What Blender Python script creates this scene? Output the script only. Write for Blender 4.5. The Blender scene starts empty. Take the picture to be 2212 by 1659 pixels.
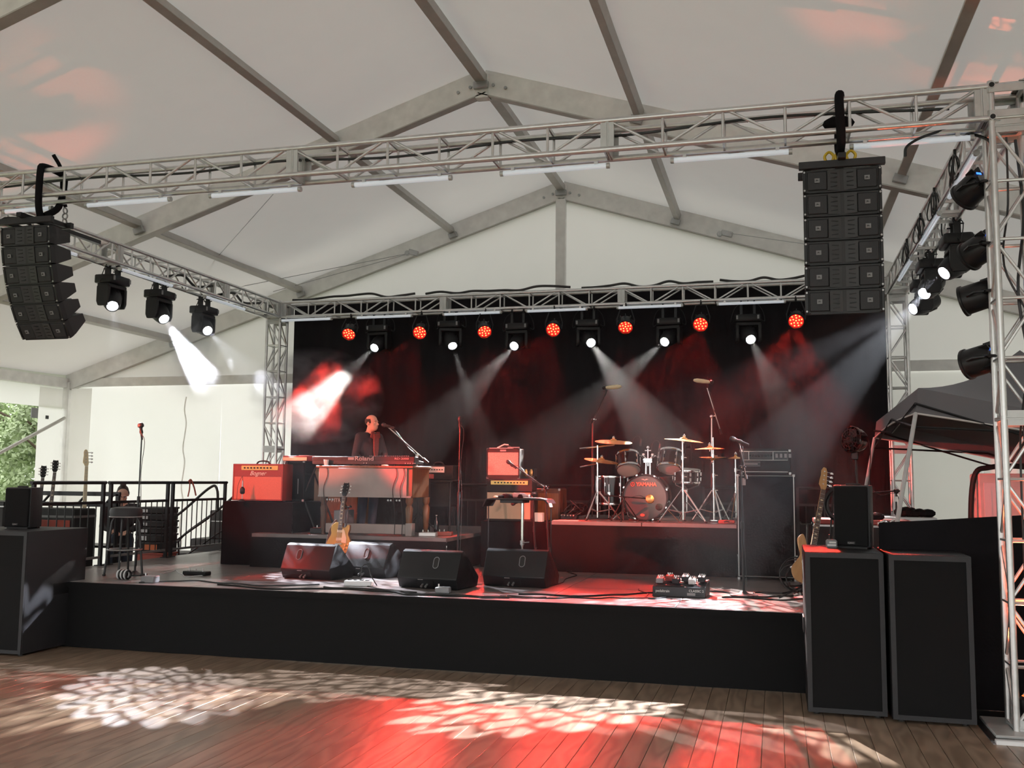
import bpy, bmesh, math, random
from math import sin, cos, pi, radians, atan2, sqrt, hypot
from mathutils import Vector, Matrix, Euler
random.seed(7)
V = Vector
scene = bpy.context.scene
COL = scene.collection

# ------------------------------------------------------------------ camera
EYE = V((0, 0, 1.82)); FPX = 2095.6
yaw, pitch, roll = radians(-15.207), radians(5.633), radians(0.512)
FW = V((sin(yaw)*cos(pitch), cos(yaw)*cos(pitch), sin(pitch)))
R0 = V((cos(yaw), -sin(yaw), 0)); U0 = R0.cross(FW)
RT = R0*cos(roll) + U0*sin(roll); UP = U0*cos(roll) - R0*sin(roll)
cam_d = bpy.data.cameras.new('camera'); cam = bpy.data.objects.new('camera', cam_d); COL.objects.link(cam)
cam_d.sensor_width = 36; cam_d.sensor_fit = 'HORIZONTAL'; cam_d.lens = FPX/2212*36; cam_d.clip_end = 300
cam.matrix_world = Matrix(((RT.x, UP.x, -FW.x, EYE.x), (RT.y, UP.y, -FW.y, EYE.y), (RT.z, UP.z, -FW.z, EYE.z), (0, 0, 0, 1)))
scene.camera = cam
def ray(x, y): return RT*((x-1106)/FPX) - UP*((y-829.5)/FPX) + FW
def PY(x, y, Y): d = ray(x, y); return EYE + d*(Y/d.y)
def PZ(x, y, Z): d = ray(x, y); return EYE + d*((Z-EYE.z)/d.z)
def PX(x, y, X): d = ray(x, y); return EYE + d*(X/d.x)

# ------------------------------------------------------------------ view, world
vs = scene.view_settings
vs.view_transform = 'Standard'; vs.look = 'None'; vs.gamma = 1; vs.use_curve_mapping = False
vs.exposure = 0.3
cy = scene.cycles
cy.max_bounces = 6; cy.diffuse_bounces = 3; cy.glossy_bounces = 3; cy.transmission_bounces = 4; cy.volume_bounces = 0
cy.transparent_max_bounces = 6; cy.caustics_reflective = False; cy.caustics_refractive = False
cy.sample_clamp_indirect = 4.0; cy.volume_step_rate = 4; cy.volume_max_steps = 64; cy.use_denoising = True; cy.use_adaptive_sampling = True; cy.adaptive_threshold = .06; cy.adaptive_min_samples = 24
SKY = 2.2
w = bpy.data.worlds.new('overcast_sky'); scene.world = w; w.use_nodes = True
nt = w.node_tree; nt.nodes.clear()
tc = nt.nodes.new('ShaderNodeTexCoord'); sx = nt.nodes.new('ShaderNodeSeparateXYZ'); cr = nt.nodes.new('ShaderNodeValToRGB')
bg = nt.nodes.new('ShaderNodeBackground'); wo = nt.nodes.new('ShaderNodeOutputWorld')
nt.links.new(tc.outputs['Generated'], sx.inputs[0]); nt.links.new(sx.outputs['Z'], cr.inputs[0])
cr.color_ramp.elements[0].position = 0.0; cr.color_ramp.elements[0].color = (.9, .9, .88, 1)
cr.color_ramp.elements[1].position = 0.8; cr.color_ramp.elements[1].color = (1, 1, .98, 1)
nt.links.new(cr.outputs[0], bg.inputs[0]); bg.inputs[1].default_value = SKY; nt.links.new(bg.outputs[0], wo.inputs[0])

# ------------------------------------------------------------------ lamps (positions are those of the fixtures built below)
S = .685; KR = 1.11; DR = 1.31            # stage, keyboard riser and drum riser heights
TRL, TRR, TRF, TRB, TRZ = -8.53, 1.79, 8.127, 15.4, 4.77   # centre lines of the truss rig
def math_node(nt, op, a, b=None, c=None):
    n = nt.nodes.new('ShaderNodeMath'); n.operation = op
    for i, v in enumerate((a, b, c)):
        if v is None: continue
        if isinstance(v, (int, float)): n.inputs[i].default_value = v
        else: nt.links.new(v, n.inputs[i])
    return n.outputs[0]
def spot(name, loc, tgt, power, deg, col=(1, 1, 1), blend=.15, rad=.04, gobo=0, n=11, off=0.0):
    l = bpy.data.lights.new(name, 'SPOT'); o = bpy.data.objects.new(name, l); COL.objects.link(o)
    l.energy = power; l.spot_size = radians(deg); l.spot_blend = blend; l.shadow_soft_size = rad; l.color = col
    d = (V(tgt)-V(loc)).normalized(); o.location = V(loc); o.rotation_mode = 'QUATERNION'; o.rotation_quaternion = d.to_track_quat('-Z', 'Y')
    if gobo:
        m = o.rotation_quaternion.to_matrix(); r, u = m.col[0], m.col[1]
        l.use_nodes = True; t = l.node_tree; em = next(x for x in t.nodes if x.type == 'EMISSION')
        g = t.nodes.new('ShaderNodeNewGeometry')
        def dot(v):
            q = t.nodes.new('ShaderNodeVectorMath'); q.operation = 'DOT_PRODUCT'; t.links.new(g.outputs['Incoming'], q.inputs[0]); q.inputs[1].default_value = v
            return q.outputs['Value']
        k = 1/math.tan(radians(deg/2)); f = dot(d)
        uu = math_node(t, 'MULTIPLY', math_node(t, 'DIVIDE', dot(r), f), k); vv = math_node(t, 'MULTIPLY', math_node(t, 'DIVIDE', dot(u), f), k)
        rr = math_node(t, 'SQRT', math_node(t, 'ADD', math_node(t, 'MULTIPLY', uu, uu), math_node(t, 'MULTIPLY', vv, vv)))
        th = math_node(t, 'ADD', math_node(t, 'DIVIDE', math_node(t, 'ARCTAN2', vv, uu), 2*pi), off)
        cz = t.nodes.new('ShaderNodeCombineXYZ'); t.links.new(uu, cz.inputs[0]); t.links.new(vv, cz.inputs[1]); cz.inputs[2].default_value = off*7
        nz = t.nodes.new('ShaderNodeTexNoise'); nz.inputs['Scale'].default_value = 3.0; t.links.new(cz.outputs[0], nz.inputs['Vector'])
        wob = math_node(t, 'MULTIPLY', math_node(t, 'SUBTRACT', nz.outputs[0], .5), .11)
        th = math_node(t, 'ADD', th, math_node(t, 'MULTIPLY', wob, .25)); rw = math_node(t, 'ADD', rr, wob)
        tot = None
        # three rings of star-shaped shards parted by zigzag gaps
        for (rad0, amp, cnt, ph, gap) in ((.2, .10, 6, 0, .032), (.38, .14, n-3, .5, .036), (.57, .16, n+1, .2, .038), (.77, .17, n+3, .55, .04), (.95, .22, n+7, .1, .3)):
            tri = math_node(t, 'ABSOLUTE', math_node(t, 'SUBTRACT', math_node(t, 'FRACT', math_node(t, 'ADD', math_node(t, 'MULTIPLY', th, cnt), ph+10)), .5))
            edge = math_node(t, 'ADD', math_node(t, 'MULTIPLY', tri, amp*2), rad0-amp*.5)
            dist = math_node(t, 'SUBTRACT', rw, edge)
            if rad0 > .9: a = math_node(t, 'LESS_THAN', dist, -.02)
            else: a = math_node(t, 'GREATER_THAN', math_node(t, 'ABSOLUTE', dist), gap)
            tot = a if tot is None else math_node(t, 'MULTIPLY', tot, a)
        for (lo, hi, cnt, ph) in ((.0, .28, 5, .3), (.28, .48, 7, .1), (.48, .7, 9, .4), (.7, 1.2, 11, .2)):
            fr = math_node(t, 'ABSOLUTE', math_node(t, 'SUBTRACT', math_node(t, 'FRACT', math_node(t, 'ADD', math_node(t, 'MULTIPLY', th, cnt), ph+10)), .5))
            bar = math_node(t, 'LESS_THAN', math_node(t, 'MULTIPLY', fr, math_node(t, 'ADD', rr, .1)), .03)
            ins = math_node(t, 'MULTIPLY', math_node(t, 'GREATER_THAN', rr, lo), math_node(t, 'LESS_THAN', rr, hi))
            tot = math_node(t, 'MULTIPLY', tot, math_node(t, 'SUBTRACT', 1, math_node(t, 'MULTIPLY', bar, ins)))
        t.links.new(math_node(t, 'ADD', math_node(t, 'MULTIPLY', tot, gobo), .02), em.inputs['Strength'])
    return o

RED = (1, .045, .03); ORANGE = (1, .16, .05); COOL = (.86, .9, 1)
# moving heads: (lens pixel, truss, target point, power, cone, gobo)
HEADS = [  # back truss
    ((808, 752), 'b', PZ(300, 1236, S), 4500, 15, 1), ((978, 748), 'b', PZ(1140, 1226, S), 5500, 10, 1), ((1110, 748), 'b', PZ(620, 1266, S), 7000, 13, 1),
    ((1277, 741), 'b', PZ(1665, 1300, S), 13000, 13, 1), ((1435, 739), 'b', PZ(825, 1270, S), 7500, 13, 1), ((1622, 734), 'b', PZ(1900, 1290, S), 3800, 14, 1),
    # left truss
    ((243, 662), 'l', PZ(333, 1488, 0), 2300, 14.5, 1), ((355, 690), 'l', PZ(735, 1248, S), 9000, 17, 1), ((449, 715), 'l', PZ(990, 1274, S), 7000, 15, 1),
    # right truss
    ((2038, 591), 'r', PZ(830, 1470, 0), 4200, 13, 1), ((1996, 635), 'r', PZ(1235, 1512, 0), 15000, 14, 1), ((1971, 668), 'r', PZ(640, 1264, S), 6500, 12, 1)]
def head_lens(h):
    (x, y), t = h[0], h[1]
    return PY(x, y, TRB-.05) if t == 'b' else PX(x, y, TRL+.02 if t == 'l' else TRR-.02)
for i, h in enumerate(HEADS):
    p = head_lens(h); d = (V(h[2])-p).normalized()
    spot('moving_head_beam', p+d*.03, h[2], h[3], h[4], COOL if h[1] != 'b' else (1, .97, .92), .06, .03, 1.0, 11+i % 3, i*.13)
PARS = [(755, 718), (908, 716), (1046, 713), (1196, 710), (1351, 703), (1514, 698), (1720, 691)]
PAR_T = [V((-6.4, 10.8, S)), V((-4.6, 7.4, 0)), V((-2.7, 10.9, S)), V((-3.0, 6.6, 0)), V((-1.7, 11.0, S)), V((-1.4, 7.6, 0)), V((-.3, 7.4, 0))]
for i, (x, y) in enumerate(PARS):
    p = PY(x, y, TRB-.18); d = (PAR_T[i]-p).normalized()
    spot('red_par_beam', p+d*.03, PAR_T[i], (9000, 5000, 11000, 4800, 11000, 10500, 14000)[i], 30 if i in (1, 3, 5, 6) else 26, RED, .4, .08)
# pars on the two front towers
TPARS = [((2095, 415), (-1.3, 12.7, 1.8), 1500, (1, .62, .45)), ((2108, 545), (-2.0, 12.6, 1.7), 600, (1, .2, .1)), ((2100, 645), (-5.0, 11.8, 1.6), 420, (1, .4, .35)), ((2107, 782), (-3.2, 12.3, 1.5), 480, (1, .5, .38))]
for (px, t, pw, c) in TPARS:
    p = PY(px[0], px[1], 8.45); d = (V(t)-p).normalized()
    spot('tower_par_beam', p+d*.22, t, pw, 11 if pw > 1000 else 24, c, .5, .08)
LPARS = [((-8.3, 8.35, 3.9), (-6.6, 11.6, 1.6), 480, RED), ((-8.3, 8.35, 3.3), (-1.9, 12.5, 1.75), 5500, RED), ((-8.3, 8.35, 2.7), (-5.2, 12.0, 2.3), 1000, (1, .13, .07)), ((-8.3, 8.35, 2.2), (-5.3, 10.3, .9), 500, RED)]
for (p, t, pw, c) in LPARS:
    p = V(p); d = (V(t)-p).normalized(); spot('tower_par_beam', p+d*.2, t, pw, 20, c, .5, .08)
# uplights inside the two front towers
spot('tower_uplight_beam', (TRR, TRF, .34), (TRR+.1, TRF-.25, 5), 700, 40, (1, .15, .06), .4, .04)
spot('tower_uplight_beam', (TRL, TRF, .34), (TRL-.2, TRF+.1, 5), 420, 40, (1, .15, .06), .4, .04)
# ------------------------------------------------------------------ materials (all procedural)
MATS = {}
def mat(name, col, rough=.5, metal=0.0, var=.12, scale=9.0, bump=0.0, emit=None, estr=0.0, spec=.5, bscale=None, rvar=.12, island=False):
    m = bpy.data.materials.new(name); m.use_nodes = True; t = m.node_tree; b = t.nodes['Principled BSDF']
    tc = t.nodes.new('ShaderNodeTexCoord'); nz = t.nodes.new('ShaderNodeTexNoise'); nz.inputs['Scale'].default_value = scale; nz.inputs['Detail'].default_value = 3
    t.links.new(tc.outputs['Object'], nz.inputs['Vector'])
    mx = t.nodes.new('ShaderNodeMix'); mx.data_type = 'RGBA'; t.links.new(nz.outputs[0], mx.inputs[0])
    mx.inputs[6].default_value = (*[max(0, c*(1-var*1.6)) for c in col], 1); mx.inputs[7].default_value = (*[min(1, c*(1+var*1.6)) for c in col], 1)
    out = mx.outputs[2]
    if island:
        oi = t.nodes.new('ShaderNodeObjectInfo'); hs = t.nodes.new('ShaderNodeHueSaturation'); t.links.new(out, hs.inputs['Color'])
        t.links.new(math_node(t, 'ADD', math_node(t, 'MULTIPLY', oi.outputs['Random'], .4), .8), hs.inputs['Value']); out = hs.outputs[0]
    t.links.new(out, b.inputs['Base Color'])
    lo, hi = (max(.29, rough-rvar), max(.31, rough+rvar)) if rough >= .29 else (max(.05, rough-rvar), min(.25, rough+rvar))
    t.links.new(math_node(t, 'ADD', math_node(t, 'MULTIPLY', nz.outputs[0], hi-lo), lo), b.inputs['Roughness'])
    b.inputs['Metallic'].default_value = metal; b.inputs['Specular IOR Level'].default_value = spec
    if bump:
        n2 = t.nodes.new('ShaderNodeTexNoise'); n2.inputs['Scale'].default_value = bscale or scale*6; t.links.new(tc.outputs['Object'], n2.inputs['Vector'])
        bp = t.nodes.new('ShaderNodeBump'); bp.inputs['Strength'].default_value = bump; bp.inputs['Distance'].default_value = .01
        t.links.new(n2.outputs[0], bp.inputs['Height']); t.links.new(bp.outputs[0], b.inputs['Normal'])
    if emit: b.inputs['Emission Color'].default_value = (*emit, 1); b.inputs['Emission Strength'].default_value = estr
    MATS[name] = m; return m
def fabric(name, col, trans, alb=.82, tcol=(1, 1, .97), scale=1.2, var=.05):
    m = bpy.data.materials.new(name); m.use_nodes = True; t = m.node_tree; t.nodes.clear()
    o = t.nodes.new('ShaderNodeOutputMaterial'); d = t.nodes.new('ShaderNodeBsdfDiffuse'); tr = t.nodes.new('ShaderNodeBsdfTranslucent'); ad = t.nodes.new('ShaderNodeMixShader')
    tc = t.nodes.new('ShaderNodeTexCoord'); nz = t.nodes.new('ShaderNodeTexNoise'); nz.inputs['Scale'].default_value = scale; nz.inputs['Detail'].default_value = 4
    t.links.new(tc.outputs['Object'], nz.inputs['Vector'])
    mx = t.nodes.new('ShaderNodeMix'); mx.data_type = 'RGBA'; t.links.new(nz.outputs[0], mx.inputs[0])
    mx.inputs[6].default_value = (*[c*(1-var) for c in col], 1); mx.inputs[7].default_value = (*[min(1, c*(1+var)) for c in col], 1)
    t.links.new(mx.outputs[2], d.inputs[0]); tr.inputs[0].default_value = (*tcol, 1); ad.inputs[0].default_value = trans
    bp = t.nodes.new('ShaderNodeBump'); bp.inputs['Strength'].default_value = .12; bp.inputs['Distance'].default_value = .05; t.links.new(nz.outputs[0], bp.inputs['Height']); t.links.new(bp.outputs[0], d.inputs['Normal'])
    t.links.new(d.outputs[0], ad.inputs[1]); t.links.new(tr.outputs[0], ad.inputs[2]); t.links.new(ad.outputs[0], o.inputs[0]); MATS[name] = m; return m
def wood(name, c1, c2, rough=.38, sc=(1, 1, 1), wave=2.2, dist=7, island=True):
    m = mat(name, c1, rough, var=.1, rvar=.03); t = m.node_tree; b = t.nodes['Principled BSDF']
    tc = t.nodes.new('ShaderNodeTexCoord'); mp = t.nodes.new('ShaderNodeMapping'); mp.inputs['Scale'].default_value = sc; t.links.new(tc.outputs['Object'], mp.inputs[0])
    oi = t.nodes.new('ShaderNodeObjectInfo'); cx = t.nodes.new('ShaderNodeCombineXYZ'); t.links.new(math_node(t, 'MULTIPLY', oi.outputs['Random'], 37), cx.inputs[1]); t.links.new(math_node(t, 'MULTIPLY', oi.outputs['Random'], 11), cx.inputs[0]); t.links.new(cx.outputs[0], mp.inputs['Location'])
    nz = t.nodes.new('ShaderNodeTexNoise'); nz.inputs['Scale'].default_value = wave; nz.inputs['Detail'].default_value = 2; t.links.new(mp.outputs[0], nz.inputs['Vector'])
    # contour bands of the noise read as rotary-cut grain
    band = math_node(t, 'MULTIPLY_ADD', math_node(t, 'SINE', math_node(t, 'MULTIPLY', nz.outputs[0], dist*6.28)), .5, .5)
    n2 = t.nodes.new('ShaderNodeTexNoise'); n2.inputs['Scale'].default_value = wave*.7; n2.inputs['Detail'].default_value = 5; t.links.new(mp.outputs[0], n2.inputs['Vector'])
    fac = math_node(t, 'ADD', math_node(t, 'MULTIPLY', band, .4), math_node(t, 'MULTIPLY', n2.outputs[0], .6))
    mx = t.nodes.new('ShaderNodeMix'); mx.data_type = 'RGBA'; t.links.new(fac, mx.inputs[0]); mx.inputs[6].default_value = (*c1, 1); mx.inputs[7].default_value = (*c2, 1)
    hs = t.nodes.new('ShaderNodeHueSaturation'); t.links.new(mx.outputs[2], hs.inputs['Color'])
    t.links.new(math_node(t, 'ADD', math_node(t, 'MULTIPLY', oi.outputs['Random'], .16 if island else 0), .92), hs.inputs['Value']); t.links.new(hs.outputs[0], b.inputs['Base Color'])
    return m
fabric('roof_fabric', (.79, .755, .72), .09); fabric('wall_fabric', (.82, .82, .80), .5, tcol=(1, .975, .955)); fabric('wall_lined_shaded', (.78, .78, .74), .2, tcol=(1, .975, .94)); fabric('gable_fabric', (.82, .81, .79), .18, tcol=(1, .97, .95))  # right-hand liner cloth: shade from outside put into its colour and translucency
mat('alu', (.72, .72, .72), .34, .9, scale=14); mat('alu_matte', (.62, .63, .63), .5, .55, scale=10); mat('frame_white', (.82, .81, .79), .5, .1, scale=6); mat('frame_grey', (.5, .48, .45), .5, .3, scale=6)
mat('steel', (.42, .42, .42), .4, .8); mat('chrome', (.85, .85, .86), .12, 1, var=.03, rvar=.04)
mat('black_plastic', (.011, .011, .0125), .45, spec=.35, scale=30, bump=.15); mat('black_metal', (.02, .02, .022), .4, .3); mat('array_black', (.03, .03, .033), .55, bump=.2, scale=40)
mat('slate_grey', (.028, .028, .032), .5, spec=.4, bump=.2, scale=40); mat('drape', (.013, .012, .014), .9, var=.25, scale=3, spec=.1, bump=.2, bscale=40); mat('skirt', (.012, .012, .013), .85, scale=5, spec=.15, bump=.2, bscale=60)
mat('grille', (.007, .007, .008), .7, spec=.2, var=.3, scale=160, bump=.4, bscale=500); mat('rubber', (.012, .012, .012), .55, rvar=.1); mat('cable', (.012, .012, .013), .38)
mat('white_plastic', (.85, .86, .88), .35, var=.03); mat('tube_white', (.86, .88, .92), .25, var=.02, emit=(.8, .9, 1), estr=.25); mat('paper', (.85, .84, .82), .7, var=.04); mat('grey_plastic', (.25, .25, .26), .5)
mat('lens', (1, 1, 1), .1, emit=(.93, .97, 1), estr=30); mat('red_led', (1, .6, .4), .2, emit=(1, .05, .014), estr=15); mat('red_glass', (.3, .01, .01), .3, emit=(1, .015, .01), estr=1.7); mat('dark_glass', (.06, .01, .01), .15); mat('blue_led', (.1, .3, 1), .3, emit=(.03, .16, 1), estr=2.5)
mat('stage_ply', (.19, .165, .16), .3, var=.3, scale=3, bump=.06, island=True, rvar=.02); mat('yellow', (.85, .55, .03), .4)
mat('tolex_red', (.36, .06, .05), .55, scale=60, bump=.3); mat('cloth_red', (.75, .23, .16), .8, scale=120, bump=.3); mat('cloth_tan', (.55, .42, .3), .85, scale=120, bump=.4); mat('cloth_weave', (.5, .40, .34), .85, var=.4, scale=110, bump=.4)
mat('tolex', (.014, .013, .014), .5, spec=.4, scale=80, bump=.4); mat('gold_panel', (.75, .5, .16), .35, .5); mat('silver_panel', (.75, .75, .74), .3, .4); mat('brass', (.83, .55, .22), .4, 1, var=.1, scale=20); mat('gold_top', (.75, .42, .13), .25, .4, scale=6, var=.25)
wood('maple', (.5, .27, .11), (.66, .38, .17), .35, (3, 3, .8), island=False); wood('rosewood', (.07, .03, .018), (.13, .055, .03), .45, (4, 4, 1), island=False); wood('walnut', (.15, .06, .022), (.27, .115, .045), .35, (3, 3, .6), island=False)
mat('cream', (.85, .7, .45), .4); mat('sparkle_black', (.008, .008, .01), .14, rvar=.04); mat('drum_head', (.78, .74, .68), .6, var=.06); mat('drum_head_black', (.075, .09, .1), .4, var=.2, scale=5); mat('organ_grey', (.34, .3, .28), .5, var=.12, scale=5, bump=.05)
mat('skin', (.62, .36, .26), .5, var=.06, scale=20); mat('hair', (.035, .022, .016), .6, scale=60, bump=.5); mat('jacket', (.028, .022, .026), .75, bump=.3, scale=20); mat('array_wave', (.05, .05, .054), .5, spec=.4); mat('shirt_red', (.2, .035, .03), .7, var=.3, scale=40); mat('jeans', (.05, .065, .1), .8, scale=40, bump=.2)
mat('canopy_grey', (.17, .165, .18), .75, scale=3, var=.08, bump=.1, bscale=30); mat('canopy_silver', (.42, .43, .45), .6, scale=3); mat('led_orange', (1, .3, .1), .4, emit=(1, .25, .05), estr=.8); mat('orange_label', (.9, .22, .08), .6); mat('letter_white', (.75, .72, .7), .5, var=.02); mat('letter_red', (.75, .16, .12), .5, var=.02); mat('letter_grey', (.33, .3, .3), .5, var=.02); mat('letter_cream', (.9, .82, .7), .5, var=.02)
mat('grass', (.16, .2, .1), .9, var=.4, scale=2); mat('leaf', (.48, .6, .34), .6, var=.45, scale=.8, island=True); mat('bark', (.1, .07, .05), .9, scale=12, bump=.5); mat('red_case', (.5, .1, .07), .5); mat('strap_weave', (.16, .07, .05), .8, var=.6, scale=25); mat('mat_black', (.012, .012, .012), .35); mat('white_wall', (.75, .75, .72), .6)
wood('floor_wood', (.175, .118, .082), (.44, .32, .235), .3, (2.2, .45, 1), 1.5, 8)
# grain of a woven grille cloth / wood keeps the geometry plain
# ------------------------------------------------------------------ mesh helpers
class MB:
    def __init__(s): s.v = []; s.f = []
    def add(s, vs, fs, T=None):
        k = len(s.v); s.v += [tuple(T @ V(p)) if T else tuple(p) for p in vs]; s.f += [tuple(i+k for i in f) for f in fs]; return s
    def box(s, c, d, rot=None):
        x, y, z = d[0]/2, d[1]/2, d[2]/2
        T = Matrix.Translation(c) @ (Euler(rot).to_matrix().to_4x4() if rot else Matrix())
        return s.add([(-x, -y, -z), (x, -y, -z), (x, y, -z), (-x, y, -z), (-x, -y, z), (x, -y, z), (x, y, z), (-x, y, z)], [(3, 2, 1, 0), (4, 5, 6, 7), (0, 1, 5, 4), (1, 2, 6, 5), (2, 3, 7, 6), (3, 0, 4, 7)], T)
    def b2(s, lo, hi): return s.box([(a+b)/2 for a, b in zip(lo, hi)], [abs(b-a) for a, b in zip(lo, hi)])
    def cyl(s, a, b, r, r2=None, n=10, cap=True):
        a, b = V(a), V(b); r2 = r if r2 is None else r2; d = b-a; q = d.to_track_quat('Z', 'Y').to_matrix(); vs = []
        for p, rr in ((a, r), (b, r2)): vs += [p + q @ V((rr*cos(2*pi*i/n), rr*sin(2*pi*i/n), 0)) for i in range(n)]
        fs = [(i, (i+1) % n, n+(i+1) % n, n+i) for i in range(n)]
        if cap: fs += [tuple(range(n-1, -1, -1)), tuple(range(n, 2*n))]
        return s.add(vs, fs)
    def tube(s, pts, r, n=6, closed=False):
        pts = [V(p) for p in pts]; m = len(pts); vs = []; up = None
        for i, p in enumerate(pts):
            t = (pts[(i+1) % m]-pts[i-1]) if closed else (pts[min(i+1, m-1)]-pts[max(i-1, 0)])
            t.normalize()
            if up is None: up = t.orthogonal().normalized()
            up = (up - t*up.dot(t)); up = up.normalized() if up.length > 1e-6 else t.orthogonal().normalized()
            q = t.cross(up); rr = r[i] if isinstance(r, (list, tuple)) else r
            vs += [p + (up*cos(2*pi*k/n)+q*sin(2*pi*k/n))*rr for k in range(n)]
        fs = [((i*n)+k, (i*n)+(k+1) % n, ((i+1) % m)*n+(k+1) % n, ((i+1) % m)*n+k) for i in range(m if closed else m-1) for k in range(n)]
        if not closed: fs += [tuple(range(n-1, -1, -1)), tuple(range((m-1)*n, m*n))]
        return s.add(vs, fs)
    def lathe(s, prof, n=24, T=None, cap=True):
        vs = [(r*cos(2*pi*i/n), r*sin(2*pi*i/n), z) for r, z in prof for i in range(n)]; m = len(prof)
        fs = [(j*n+i, j*n+(i+1) % n, (j+1)*n+(i+1) % n, (j+1)*n+i) for j in range(m-1) for i in range(n)]
        if cap: fs += [tuple(range(n-1, -1, -1)), tuple(range((m-1)*n, m*n))]
        return s.add(vs, fs, T)
    def prism(s, poly, z0, z1, T=None):
        n = len(poly); vs = [(x, y, z0) for x, y in poly]+[(x, y, z1) for x, y in poly]
        return s.add(vs, [tuple(range(n-1, -1, -1)), tuple(range(n, 2*n))]+[(i, (i+1) % n, n+(i+1) % n, n+i) for i in range(n)], T)
    def sph(s, c, r, n=12, T=None):
        r = (r, r, r) if isinstance(r, (int, float)) else r; m = n//2
        vs = [(c[0], c[1], c[2]-r[2])]+[(c[0]+r[0]*sin(pi*j/m)*cos(2*pi*i/n), c[1]+r[1]*sin(pi*j/m)*sin(2*pi*i/n), c[2]-r[2]*cos(pi*j/m)) for j in range(1, m) for i in range(n)]+[(c[0], c[1], c[2]+r[2])]
        fs = [(0, 1+(i+1) % n, 1+i) for i in range(n)]
        for j in range(m-2): fs += [(1+j*n+i, 1+j*n+(i+1) % n, 1+(j+1)*n+(i+1) % n, 1+(j+1)*n+i) for i in range(n)]
        L = len(vs)-1; k = 1+(m-2)*n; fs += [(k+i, k+(i+1) % n, L) for i in range(n)]
        return s.add(vs, fs, T)
    def ring(s, c, R, r, n=24, k=6, axis='Z'):
        q = {'Z': Matrix(), 'X': Matrix.Rotation(pi/2, 4, 'Y'), 'Y': Matrix.Rotation(pi/2, 4, 'X')}[axis] if isinstance(axis, str) else V(axis).to_track_quat('Z', 'Y').to_matrix().to_4x4()
        return s.tube([V(c)+q.to_3x3() @ V((R*cos(2*pi*i/n), R*sin(2*pi*i/n), 0)) for i in range(n)], r, k, True)
    def mesh(s, name, m, bevel=0, seg=1, smooth=True):
        me = bpy.data.meshes.new(name); me.from_pydata(s.v, [], s.f)
        b = bmesh.new(); b.from_mesh(me); bmesh.ops.recalc_face_normals(b, faces=b.faces)
        if bevel:
            es = [e for e in b.edges if len(e.link_faces) == 2 and e.calc_face_angle(0) > .6]
            bmesh.ops.bevel(b, geom=es, offset=bevel, segments=seg, affect='EDGES', profile=.6, clamp_overlap=True)
        b.to_mesh(me); b.free()
        if smooth:
            me.polygons.foreach_set('use_smooth', [True]*len(me.polygons)); me.set_sharp_from_angle(angle=radians(38))
        me.materials.append(MATS[m]); return me
    def build(s, name, m, parent=None, bevel=0, seg=1, label=None, smooth=True):
        o = bpy.data.objects.new(name, s.mesh(name, m, bevel, seg, smooth)); COL.objects.link(o)
        if parent is not None: o.parent = parent
        if label: o['label'] = label
        return o
def put(name, me, parent=None, M=None):
    o = bpy.data.objects.new(name, me); COL.objects.link(o)
    if parent is not None: o.parent = parent
    if M is not None: o.matrix_local = M
    return o
def tag(o, label, cat, group=None, kind=None):
    o['label'] = label; o['category'] = cat
    if group: o['group'] = group
    if kind: o['kind'] = kind
    return o
def thing(name, label, cat, loc=(0, 0, 0), rz=0.0, group=None, M=None):
    o = bpy.data.objects.new(name, None); COL.objects.link(o); o.empty_display_size = .1
    if M is not None: o.matrix_world = M
    else: o.location = loc; o.rotation_euler = (0, 0, rz)
    return tag(o, label, cat, group)
def struct(o): o['kind'] = 'structure'; return o
def empty_struct(name, loc=(0, 0, 0)):
    o = bpy.data.objects.new(name, None); COL.objects.link(o); o.location = loc; return struct(o)
KIDS = {}
def dup(root, loc, rz=None, label=None, group=None, M=None):
    def cp(o, par):
        c = o.copy(); COL.objects.link(c)
        if par is not None: c.parent = par
        for k in list(o.children): cp(k, c)
        return c
    r = cp(root, None)
    if M is not None: r.matrix_world = M
    else:
        r.location = loc
        if rz is not None: r.rotation_euler = (0, 0, rz)
    if label: r['label'] = label
    if group: r['group'] = group
    return r
def text(body, name, size, m, parent, loc, rot=(pi/2, 0, 0), shear=0.0, ext=.0015, sx=1.0, bold=0.0):
    c = bpy.data.curves.new(name, 'FONT'); c.body = body; c.size = size; c.extrude = ext; c.shear = shear; c.align_x = 'CENTER'; c.align_y = 'CENTER'; c.offset = bold
    c.resolution_u = 3; c.materials.append(MATS[m]); o = bpy.data.objects.new(name, c); COL.objects.link(o)
    me = bpy.data.meshes.new_from_object(o.evaluated_get(bpy.context.evaluated_depsgraph_get())); me.name = name; bpy.data.objects.remove(o); bpy.data.curves.remove(c)
    o = put(name, me, parent); o.location = loc; o.rotation_euler = rot; o.scale = (sx, 1, 1); return o
def arc(pts, n=8):   # Catmull-Rom through points
    P = [V(p) for p in pts]; P = [P[0]*2-P[1]]+P+[P[-1]*2-P[-2]]; out = []
    for i in range(1, len(P)-2):
        for k in range(n):
            t = k/n; a, b, c, d = P[i-1:i+3]
            out.append(.5*((2*b)+(c-a)*t+(2*a-5*b+4*c-d)*t*t+(3*b-a-3*c+d)*t**3))
    return out+[P[-2]]
def look(d, up=(0, 0, 1)):   # rotation whose -Y axis points along d
    d = V(d).normalized(); x = d.cross(V(up)); x = x.normalized() if x.length > 1e-5 else V((1, 0, 0)); x = -x; z = x.cross(-d)
    return Matrix((x, -d, z)).transposed().to_4x4()

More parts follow.
